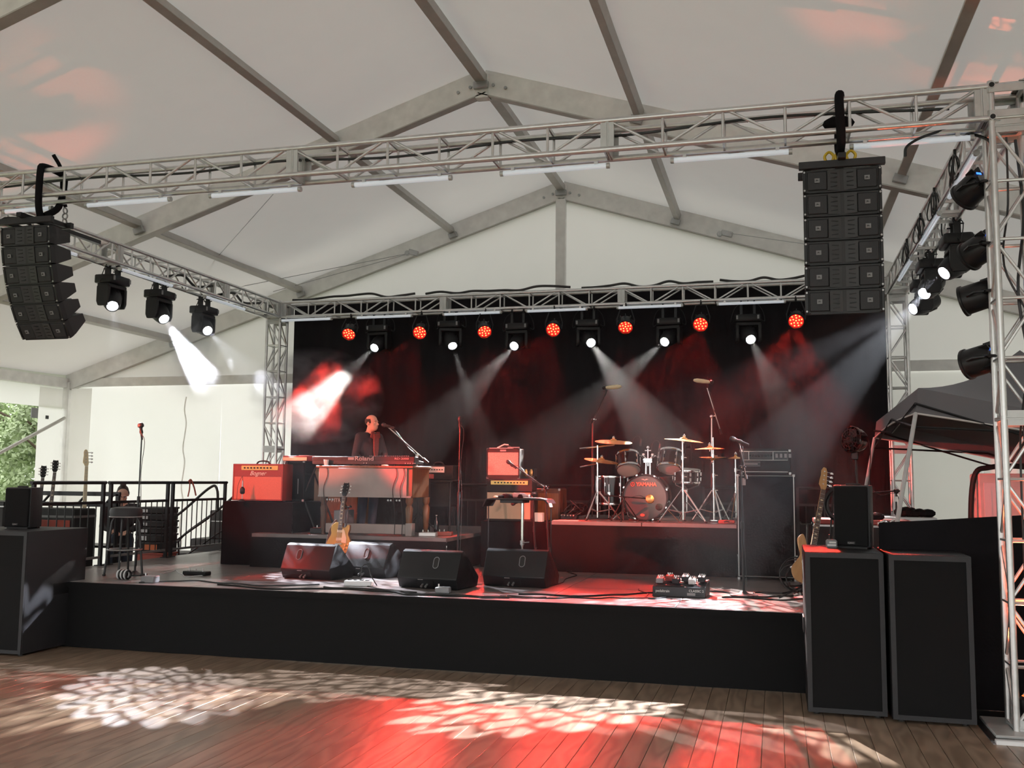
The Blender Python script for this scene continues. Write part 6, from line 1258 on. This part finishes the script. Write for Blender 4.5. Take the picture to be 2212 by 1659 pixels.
# boom stand lying level over the loudspeaker
b_ = PY(1935, 1190, 10.3); tp = PY(1936, 1062, 10.3)
t = mic_stand('microphone stand with a level black boom and white tag behind the right loudspeaker', b_, S, tp, (PY(1941, 1060, 10.3), PY(1862, 1066, 10.2)), None, 'tripod'); q = PY(1934, 1078, 10.25)-t.location; MB().box(q, (.035, .01, .05), (0, .1, 0)).build('tag', 'paper', t)
b_ = PY(1785, 1165, 10.6); mic_stand('short black stand with a pale clutch beside the wooden bass guitar', b_, S, PY(1799, 1062, 10.6), (PY(1799, 1062, 10.6), PY(1784, 1038, 10.7)), None, 'tripod', a0=1.1)
t = thing('cable_coil', 'hanging coil of black cable behind the right loudspeaker', 'cable', PY(1822, 1090, 10.55)); m = MB()
for k in range(6): m.ring((0, .01*k, 0), .15+.008*k, .007, 26, 5, (.1*sin(k), 1, .1*cos(k*2)))
m.build('loop', 'cable', t); MB().cyl((0, .03, .13), (0, .03, .19), .012).build('tie', 'rubber', t)
# fan on a stand
fc = PY(1842, 950, 12.4); fb = V((PY(1857, 1060, 12.4).x, 12.4, S))
t = thing('pedestal_fan', 'glossy black round fan on a thin stand before the backdrop', 'fan', fb); c = fc-fb; d = V((-.75, -.62, .1)).normalized(); T = T_axis(c, d)
MB().lathe([(.05, -.16), (.12, -.13), (.15, -.06), (.155, .02)], 24, T, False).build('housing', 'sparkle_black', t); MB().lathe([(.16, -.01), (.166, .0), (.166, .03), (.158, .04), (.152, .03)], 24, T, False).build('rim', 'sparkle_black', t)
m = MB()
for k in range(16): a = k*pi/8; m.tube([(.02*cos(a), .02*sin(a), .06), (.1*cos(a), .1*sin(a), .055), (.157*cos(a), .157*sin(a), .03)], .003, 4)
for r in (.05, .09, .125): m.ring((0, 0, .055), r, .003, 24, 4)
MB().add(m.v, m.f, T).build('cage', 'black_metal', t)
for k in range(4): m = MB().prism([(0, -.02), (.06, -.05), (.13, -.03), (.13, .05), (.06, .04), (0, .02)], -.003, .003, Matrix.Rotation(k*pi/2, 4, 'Z') @ Matrix.Rotation(.5, 4, 'X')); MB().add(m.v, m.f, T).build('blade', 'black_plastic', t)
m = MB().cyl((0, 0, -.05), (0, 0, .02), .03); MB().add(m.v, m.f, T).build('hub', 'black_metal', t)
MB().b2((c.x-.02, c.y-.0, c.z-.24), (c.x+.06, c.y+.05, c.z-.14)).build('neck_joint', 'black_metal', t, .008); MB().tube([(0, 0, .02), (c.x+.03, c.y+.03, c.z-.2)], .014, 8).build('pole', 'black_metal', t); MB().lathe([(.18, 0), (.18, .015), (.05, .03), (.03, .05)], 20).build('base', 'black_metal', t)
MB().tube(arc([c+V((.12, .08, .1)), c+V((.2, .1, -.05)), c+V((.19, .05, -.35)), V((.06, .03, .5)), V((.04, .03, .05))], 5), .006, 5).build('lead', 'cable', t)
# pop-up canopy at the back right
n0 = PY(1978, 893, 10.6); f0 = PY(1889, 946, 14.5); cxx, czz = n0.x, n0.z
t = thing('pop_up_canopy', 'grey pop-up canopy with slanted legs behind the right truss tower', 'canopy', (n0.x, n0.y, 0))
fx = 3.0; B1 = V((3.0, .5, -.62)); B3 = V((f0.x-n0.x, f0.y-n0.y, f0.z-n0.z)); B = [V((0, 0, n0.z)), B1+V((0, 0, n0.z)), B1+B3+V((0, 0, n0.z)), B3+V((0, 0, n0.z))]; pk = (B1+B3)*.5+V((0, 0, n0.z+1.25)); vh = .17
Tp = [b+V((0, 0, vh)) for b in B]
tops = [PY(1984, 838, 10.65)-V((n0.x, n0.y, 0)), Tp[1]+V((0, 0, .1)), Tp[2], PY(1893, 911, 14.5)-V((n0.x, n0.y, 0))]
def facet(a, b, c, n, sag):
    vs = []; fs = []
    for j in range(n+1):
        for i in range(n+1-j):
            u, v = i/n, j/n; p = a*(1-u-v)+b*u+c*v; p = p-V((0, 0, sag*4*(v*(1-v)))); vs.append(p)
    idx = {}; k = 0
    for j in range(n+1):
        for i in range(n+1-j): idx[i, j] = k; k += 1
    for j in range(n):
        for i in range(n-j):
            fs.append((idx[i, j], idx[i+1, j], idx[i, j+1]))
            if i+j < n-1: fs.append((idx[i+1, j], idx[i+1, j+1], idx[i, j+1]))
    return vs, fs
for k in range(4): vs, fs = facet(tops[k], tops[(k+1) % 4], pk, 10, .12); MB().add(vs, fs).build('roof_panel', 'canopy_grey', t)
for k in range(4):
    a, b = B[k], B[(k+1) % 4]; a2, b2 = tops[k], tops[(k+1) % 4]; vs = []; fs = []; n = 10
    for i in range(n+1): u = i/n; vs += [a.lerp(b, u)+V((0, 0, .05*sin(pi*u))), a2.lerp(b2, u)+V((0, 0, 0))]
    for i in range(n): fs.append((2*i, 2*i+2, 2*i+3, 2*i+1))
    MB().add(vs, fs).build('valance', 'canopy_grey', t); MB().tube([a.lerp(b, i/n)+V((0, -.004, .05*sin(pi*i/n))) for i in range(n+1)], .01, 5).build('hem', 'letter_white', t)
lb_ = [PY(1936, 1140, 9.9), None, None, PY(1866, 1075, 13.6)]
legs_ = [(B[0], V((PY(1936, 1140, 9.75).x-n0.x, 9.75-n0.y, PY(1936, 1140, 9.75).z))), (B[3], PY(1864, 1085, 14.0)-V((n0.x, n0.y, 0)))]
for a, b in legs_:
    d = (b-a); e = a+d*((a.z-(S if (a+d).x+n0.x < SX1 else 0))/(a.z-b.z)); MB().cyl(a, e, .022, .022, 8).build('leg', 'alu_matte', t)
for a in (B[1], B[2]): MB().cyl(a, V((a.x, a.y, 0)), .022, n=8).build('leg', 'alu_matte', t)
# scissor frame under the roof
zz_ = -.14
for k in range(4):
    a, b = B[k], B[(k+1) % 4]; m_ = a.lerp(b, .5)
    for u0, z0, u1, z1 in ((0, .1, .5, -.06), (0, -.14, .5, .1), (.5, .1, 1, -.14), (.5, -.06, 1, .1)): MB().cyl(a.lerp(b, u0)+V((0, 0, z0)), a.lerp(b, u1)+V((0, 0, z1)), .014, n=6).build('scissor_bar', 'black_metal', t)
# black half-height curtain wall, floor mat, white cover strip
xw0, xw1 = 1.45, 4.3
t = thing('curtain_wall', 'low black cloth wall between the subwoofers and the truss tower', 'curtain', (xw0, 8.75, 0)); vs = []; fs = []; n = 50
za, zb = PY(1942, 1130, 8.75).z, PY(2160, 1112, 8.75).z
for i in range(n+1):
    x = -.62+(xw1-xw0+.62)*i/n; wx = (x+xw0); zt_ = za+(zb-za)*min(1.3, (x+.62)/1.1)-.0*sin(x)
    for j in range(5): v = j/4; vs.append((x, .03*sin(x*7)*(1-.5*v), .002+(zt_-.002)*v))
for i in range(n):
    for j in range(4): k = i*5+j; fs.append((k, k+5, k+6, k+1))
MB().add(vs, fs).build('cloth', 'drape', t)
for x in (-.6, 1.0, 2.7): MB().cyl((x, .05, 0), (x, .05, za-.02), .02, n=8).build('upright', 'black_metal', t)
t = thing('floor_mat', 'black mat on the floor under the right truss tower', 'mat', (1.44, 7.72, 0)); MB().b2((0, .04, .001), (3.0, 1.0, .012)).build('mat_body', 'mat_black', t, .003); MB().b2((0, .03, .0012), (3.0, .05, .016)).build('edge', 'rubber', t)
t = thing('cover_strip', 'white plastic strip along the front edge of the black mat', 'strip', (1.46, 7.66, 0)); MB().prism([(0, 0), (.012, .028), (.06, .03), (.075, .0)], 0, 3.0, SWP).build('strip_body', 'white_plastic', t, .003); MB().b2((-.02, .01, 0), (.0, .3, .006)).build('tape_end', 'grey_plastic', t)
# table with pale top under the canopy, cable bundle
q0, q1 = PY(1890, 1128, 11.4), PY(2025, 1122, 11.4); zt_ = PY(1960, 1118, 11.4).z
t = thing('work_table', 'pale topped work table under the grey canopy', 'table', ((q0.x+q1.x)/2, 11.4, S)); hw = (q1.x-q0.x)/2; MB().b2((-hw, 0, zt_-S-.05), (hw, .7, zt_-S)).build('table_top', 'white_plastic', t, .006); MB().b2((-hw+.05, .05, 0), (hw-.05, .65, zt_-S-.05)).build('cabinet', 'black_plastic', t)
for k in (-1, 1): MB().b2((k*(hw-.02)-.02, .02, 0), (k*(hw-.02)+.02, .06, zt_-S-.05)).build('leg', 'alu_matte', t)
for k, (x, s_, lb) in enumerate(((1985, (.3, .2, .1), 'black equipment bag on the pale work table, right one'), (1957, (.2, .2, .12), 'black equipment bag on the pale work table, left one'))):
    q = PY(x, 1112, 11.6); t = thing('equipment_bag', lb, 'bag', (q.x, 11.65, zt_)); m = MB()
    for j in range(4): m.sph((-s_[0]/3+j*s_[0]/4.5, .02*sin(j*3), s_[2]*.42), (s_[0]*.28, s_[1]*.45, s_[2]*(.42+.06*(j % 2))), 10)
    m.build('bag_body', 'drape', t); MB().tube(arc([V((-.06, -.05, s_[2]*.7)), V((0, -.1, s_[2]*.9)), V((.06, -.05, s_[2]*.7))], 4), .008, 5).build('strap', 'rubber', t)
t = thing('cable_bundle', 'bundle of black cables hanging behind the right loudspeaker', 'cable', PY(1918, 1133, 9.95)); m = MB(); zf = S-PY(1918, 1133, 9.95).z
for k in range(7): x = -.07+.024*k; m.tube(arc([V((x*.6, 0, .02)), V((x, -.02, -.1)), V((x*1.2, -.01, zf*.6)), V((x*1.1+.02, -.03, zf+.01))], 4), .007, 5)
m.build('strand', 'cable', t); MB().sph((-.03, 0, .0), (.07, .05, .04), 10).cyl((-.09, -.03, .0), (-.03, -.04, .03), .018).cyl((.02, -.03, .02), (.07, -.04, .05), .016).build('connector', 'chrome', t)
# white cabinet with hose at the far right, under the canopy
q = PY(2143, 1060, 14.0); t = thing('air_unit', 'white metal unit with a black hose arching over it at the far right', 'air conditioner', (q.x, 14.0, -.016)); zt_ = PY(2143, 1020, 14.0).z
MB().b2((-.16, 0, .0), (1.0, .6, zt_)).build('cabinet', 'white_wall', t, .02); MB().b2((-.1, -.012, .2), (.06, .0, zt_-.12)).build('door', 'white_plastic', t, .004); MB().b2((-.03, -.016, .3), (-.01, -.008, zt_-.2)).build('light_strip', 'white_plastic', t); MB().tube(arc([V((-.25, .1, .0)), V((-.26, .08, zt_*.6)), V((-.2, .05, zt_-.05)), V((.0, .05, zt_+.08)), V((.4, .05, zt_+.1))], 7), .035, 8).build('hose', 'rubber', t)
# loose cables on the front tower and trusses
def hang_cable(label, pts, r=.009, loc=None):
    b = V(pts[0]); t = tag(MB().tube([p-b for p in arc(pts, 6)], r, 6).build('cable', 'cable'), label, 'cable'); t.location = b; return t
hang_cable('black cable running down inside the right front tower', [(TRR+.06, TRF, 4.5), (TRR+.1, TRF+.02, 3.9), (TRR+.03, TRF-.02, 3.3), (TRR+.09, TRF, 2.7), (TRR+.04, TRF+.02, 2.2), (TRR+.1, TRF-.04, 1.6), (TRR+.06, TRF, .9), (TRR+.08, TRF, .1)], .011)
hang_cable('second black cable twisting down the right front tower', [(TRR-.02, TRF-.08, 4.5), (TRR+.0, TRF+.05, 4.0), (TRR-.06, TRF-.02, 3.5), (TRR+.12, TRF, 3.0), (TRR+.05, TRF+.08, 2.4), (TRR+.0, TRF, 1.9), (TRR+.0, TRF, .06)], .008)
hang_cable('thick black cable feeding the right speaker array from the tower', [PY(1955, 338, 8.1), PY(1958, 318, 8.1), PY(1980, 302, 8.12), PY(2010, 290, 8.2), PY(2040, 283, 8.25), PY(2090, 288, 8.25), PY(2135, 303, 8.2), PY(2140, 330, 8.2)], .012)
hang_cable('black cable lying along the inside of the front truss', [(TRL+.6, TRF+.1, TRZ+.07), (-6.8, TRF+.11, TRZ+.1), (-5.6, TRF+.1, TRZ+.06), (-4.6, TRF+.1, TRZ+.1), (-3.4, TRF+.11, TRZ+.05), (-2.2, TRF+.1, TRZ+.1), (-1.2, TRF+.1, TRZ+.07), (0, TRF+.1, TRZ+.12), (1.4, TRF+.1, TRZ+.06)], .012)
for k, (a, b, lb) in enumerate(((-8.2, -5.9, 'black cables bundled on top of the rear truss at its left end'), (-5.7, -3.2, 'black cables bundled on top of the rear truss near the gable post'), (-3.0, -.9, 'black cables bundled on top of the rear truss right of centre'), (-.8, 1.2, 'black cables bundled on top of the rear truss by the right array'))):
    pts = []; n = 9
    for i in range(n+1): pts.append(V((a+(b-a)*i/n, TRB-C*rc.uniform(.2, 1), TRZ+C+.04+rc.uniform(-.01, .06))))
    hang_cable(lb, pts, .02)
for k, yy in enumerate((9.4, 10.6, 11.6, 12.8)):
    c = V((TRR-C-.03, yy, TRZ-.05)); t = thing('cable_coil', 'loop of black cable tied to the right side truss, %s' % ('nearest the tower', 'beside the first moving head', 'beside the middle moving head', 'farthest back')[k], 'cable', c, 0, 'cable loops on the right truss'); m = MB()
    for j in range(4): m.ring((-.01*j, 0, -.02*j), .1+.012*j, .007, 20, 5, (1, .25*sin(j*2+k), .15*cos(j)))
    m.build('loop', 'cable', t); MB().cyl((0, 0, .08), (0, 0, .15), .014).build('tie', 'rubber', t)
for k, yy in enumerate((8.8, 12.0, 14.4)):
    b = V((TRL+C*.4, yy, TRZ-C+.05)); hang_cable('black cable run along the left side truss, %s' % ('nearest the array', 'above the moving heads', 'farthest back')[k], [b, b+V((.03, .4, .1)), b+V((-.02, .8, .02)), b+V((.02, 1.2, .1))] if yy < 14 else [b-V((0, 1.0, 0)), b+V((.03, -.6, .1)), b+V((-.02, -.2, .02)), b+V((.02, .3, .1))], .02)

# ------------------------------------------------------------------ trees beyond the open left side
def tree(label, x, y, h, r, seed):
    rnd = random.Random(seed); t = thing('tree', label, 'tree', (x, y, -.06)); MB().tube(arc([V((0, 0, 0)), V((.1, .05, h*.3)), V((-.05, .1, h*.6)), V((.05, 0, h*.85))], 4), [.22-.015*i for i in range(13)], 8).build('trunk', 'bark', t)
    m = MB()
    for k in range(9): a = rnd.uniform(0, 6.28); z = h*rnd.uniform(.3, .6); m.tube([(0, 0, z), (r*.4*cos(a), r*.4*sin(a), z+h*.14), (r*.8*cos(a), r*.8*sin(a), z+h*.2)], [.08, .05, .02], 5)
    m.build('branches', 'bark', t); vs = []; fs = []
    cl = [(rnd.gauss(0, r*.5), rnd.gauss(0, r*.5), h*.5+rnd.gauss(0, h*.24), r*rnd.uniform(.25, .5)) for _ in range(26)]
    for i in range(20000):
        c = cl[i % 26]; d = V((rnd.gauss(0, 1), rnd.gauss(0, 1), rnd.gauss(0, 1))).normalized()*c[3]*rnd.uniform(.6, 1.0); p = V(c[:3])+d; s_ = rnd.uniform(.05, .095); u = V((rnd.gauss(0, 1), rnd.gauss(0, 1), rnd.gauss(0, 1))).normalized(); v = u.orthogonal().normalized(); k = len(vs)
        vs += [p-u*s_, p+v*s_*.5, p+u*s_, p-v*s_*.5]; fs.append((k, k+1, k+2, k+3))
    o = MB().add(vs, fs).build('leaves', 'leaf', t, smooth=False); o['kind'] = 'stuff'
for x, y, h, r, s_, lb in ((-17.2, 20.4, 5.5, 1.6, 1, 'leafy green tree outside, seen just left of the corner post'), (-33.5, 41, 13, 4.6, 2, 'tall leafy tree farthest back outside the open tent side'), (-22.0, 25.2, 7.5, 2.2, 3, 'leafy tree outside at the left edge of the open tent side'), (-25.0, 31.2, 8.5, 2.2, 4, 'broad leafy tree behind the two nearer trees outside')): tree(lb, x, y, h, r, s_)

# ------------------------------------------------------------------ haze in the beams
def haze(name, lo, hi, dens, noise=None, label=None):
    m = bpy.data.materials.new(name); m.use_nodes = True; t = m.node_tree; t.nodes.clear(); o = t.nodes.new('ShaderNodeOutputMaterial'); v = t.nodes.new('ShaderNodeVolumeScatter'); v.inputs['Density'].default_value = dens; v.inputs['Anisotropy'].default_value = .35
    t.links.new(v.outputs[0], o.inputs['Volume'])
    if noise:
        tc = t.nodes.new('ShaderNodeTexCoord'); nz = t.nodes.new('ShaderNodeTexNoise'); nz.inputs['Scale'].default_value = noise; nz.inputs['Detail'].default_value = 4; nz.inputs['Distortion'].default_value = .8; t.links.new(tc.outputs['Object'], nz.inputs['Vector'])
        g = t.nodes.new('ShaderNodeVectorMath'); g.operation = 'LENGTH'; t.links.new(tc.outputs['Object'], g.inputs[0])
        fall = math_node(t, 'MAXIMUM', math_node(t, 'SUBTRACT', 1, g.outputs['Value']), 0); nn = math_node(t, 'MAXIMUM', math_node(t, 'SUBTRACT', nz.outputs[0], .42), 0)
        t.links.new(math_node(t, 'MULTIPLY', math_node(t, 'MULTIPLY', nn, fall), dens*8), v.inputs['Density'])
    MATS[name] = m
    if noise: q = MB().sph((0, 0, 0), 1, 16).build(name, name); c = [(a+b)/2 for a, b in zip(lo, hi)]; q.location = c; q.scale = [(b-a)/2 for a, b in zip(lo, hi)]
    else: q = MB().b2(lo, hi).build(name, name)
    q['kind'] = 'stuff'; q['label'] = label; q['category'] = 'haze'; q.visible_shadow = True; return q
HAZE = .0042
haze('stage_haze', (-9.4, 9.1, S+.01), (2.2, 15.72, 4.6), HAZE, None, 'thin stage haze lit by the red and white beams')
p = PY(690, 862, 13.6); haze('smoke', (p.x-1.05, 12.3, p.z-.75), (p.x+1.05, 14.7, p.z+.8), 3.0, 2.6, 'bright drifting smoke left of the keyboard player')
p = V(head_lens(HEADS[7])).lerp(V(HEADS[7][2]), .17); haze('smoke', (p.x-.55, p.y-.75, p.z-.8), (p.x+.6, p.y+.75, p.z+.8), 1.3, 2.8, 'white smoke puff under the middle left moving head')
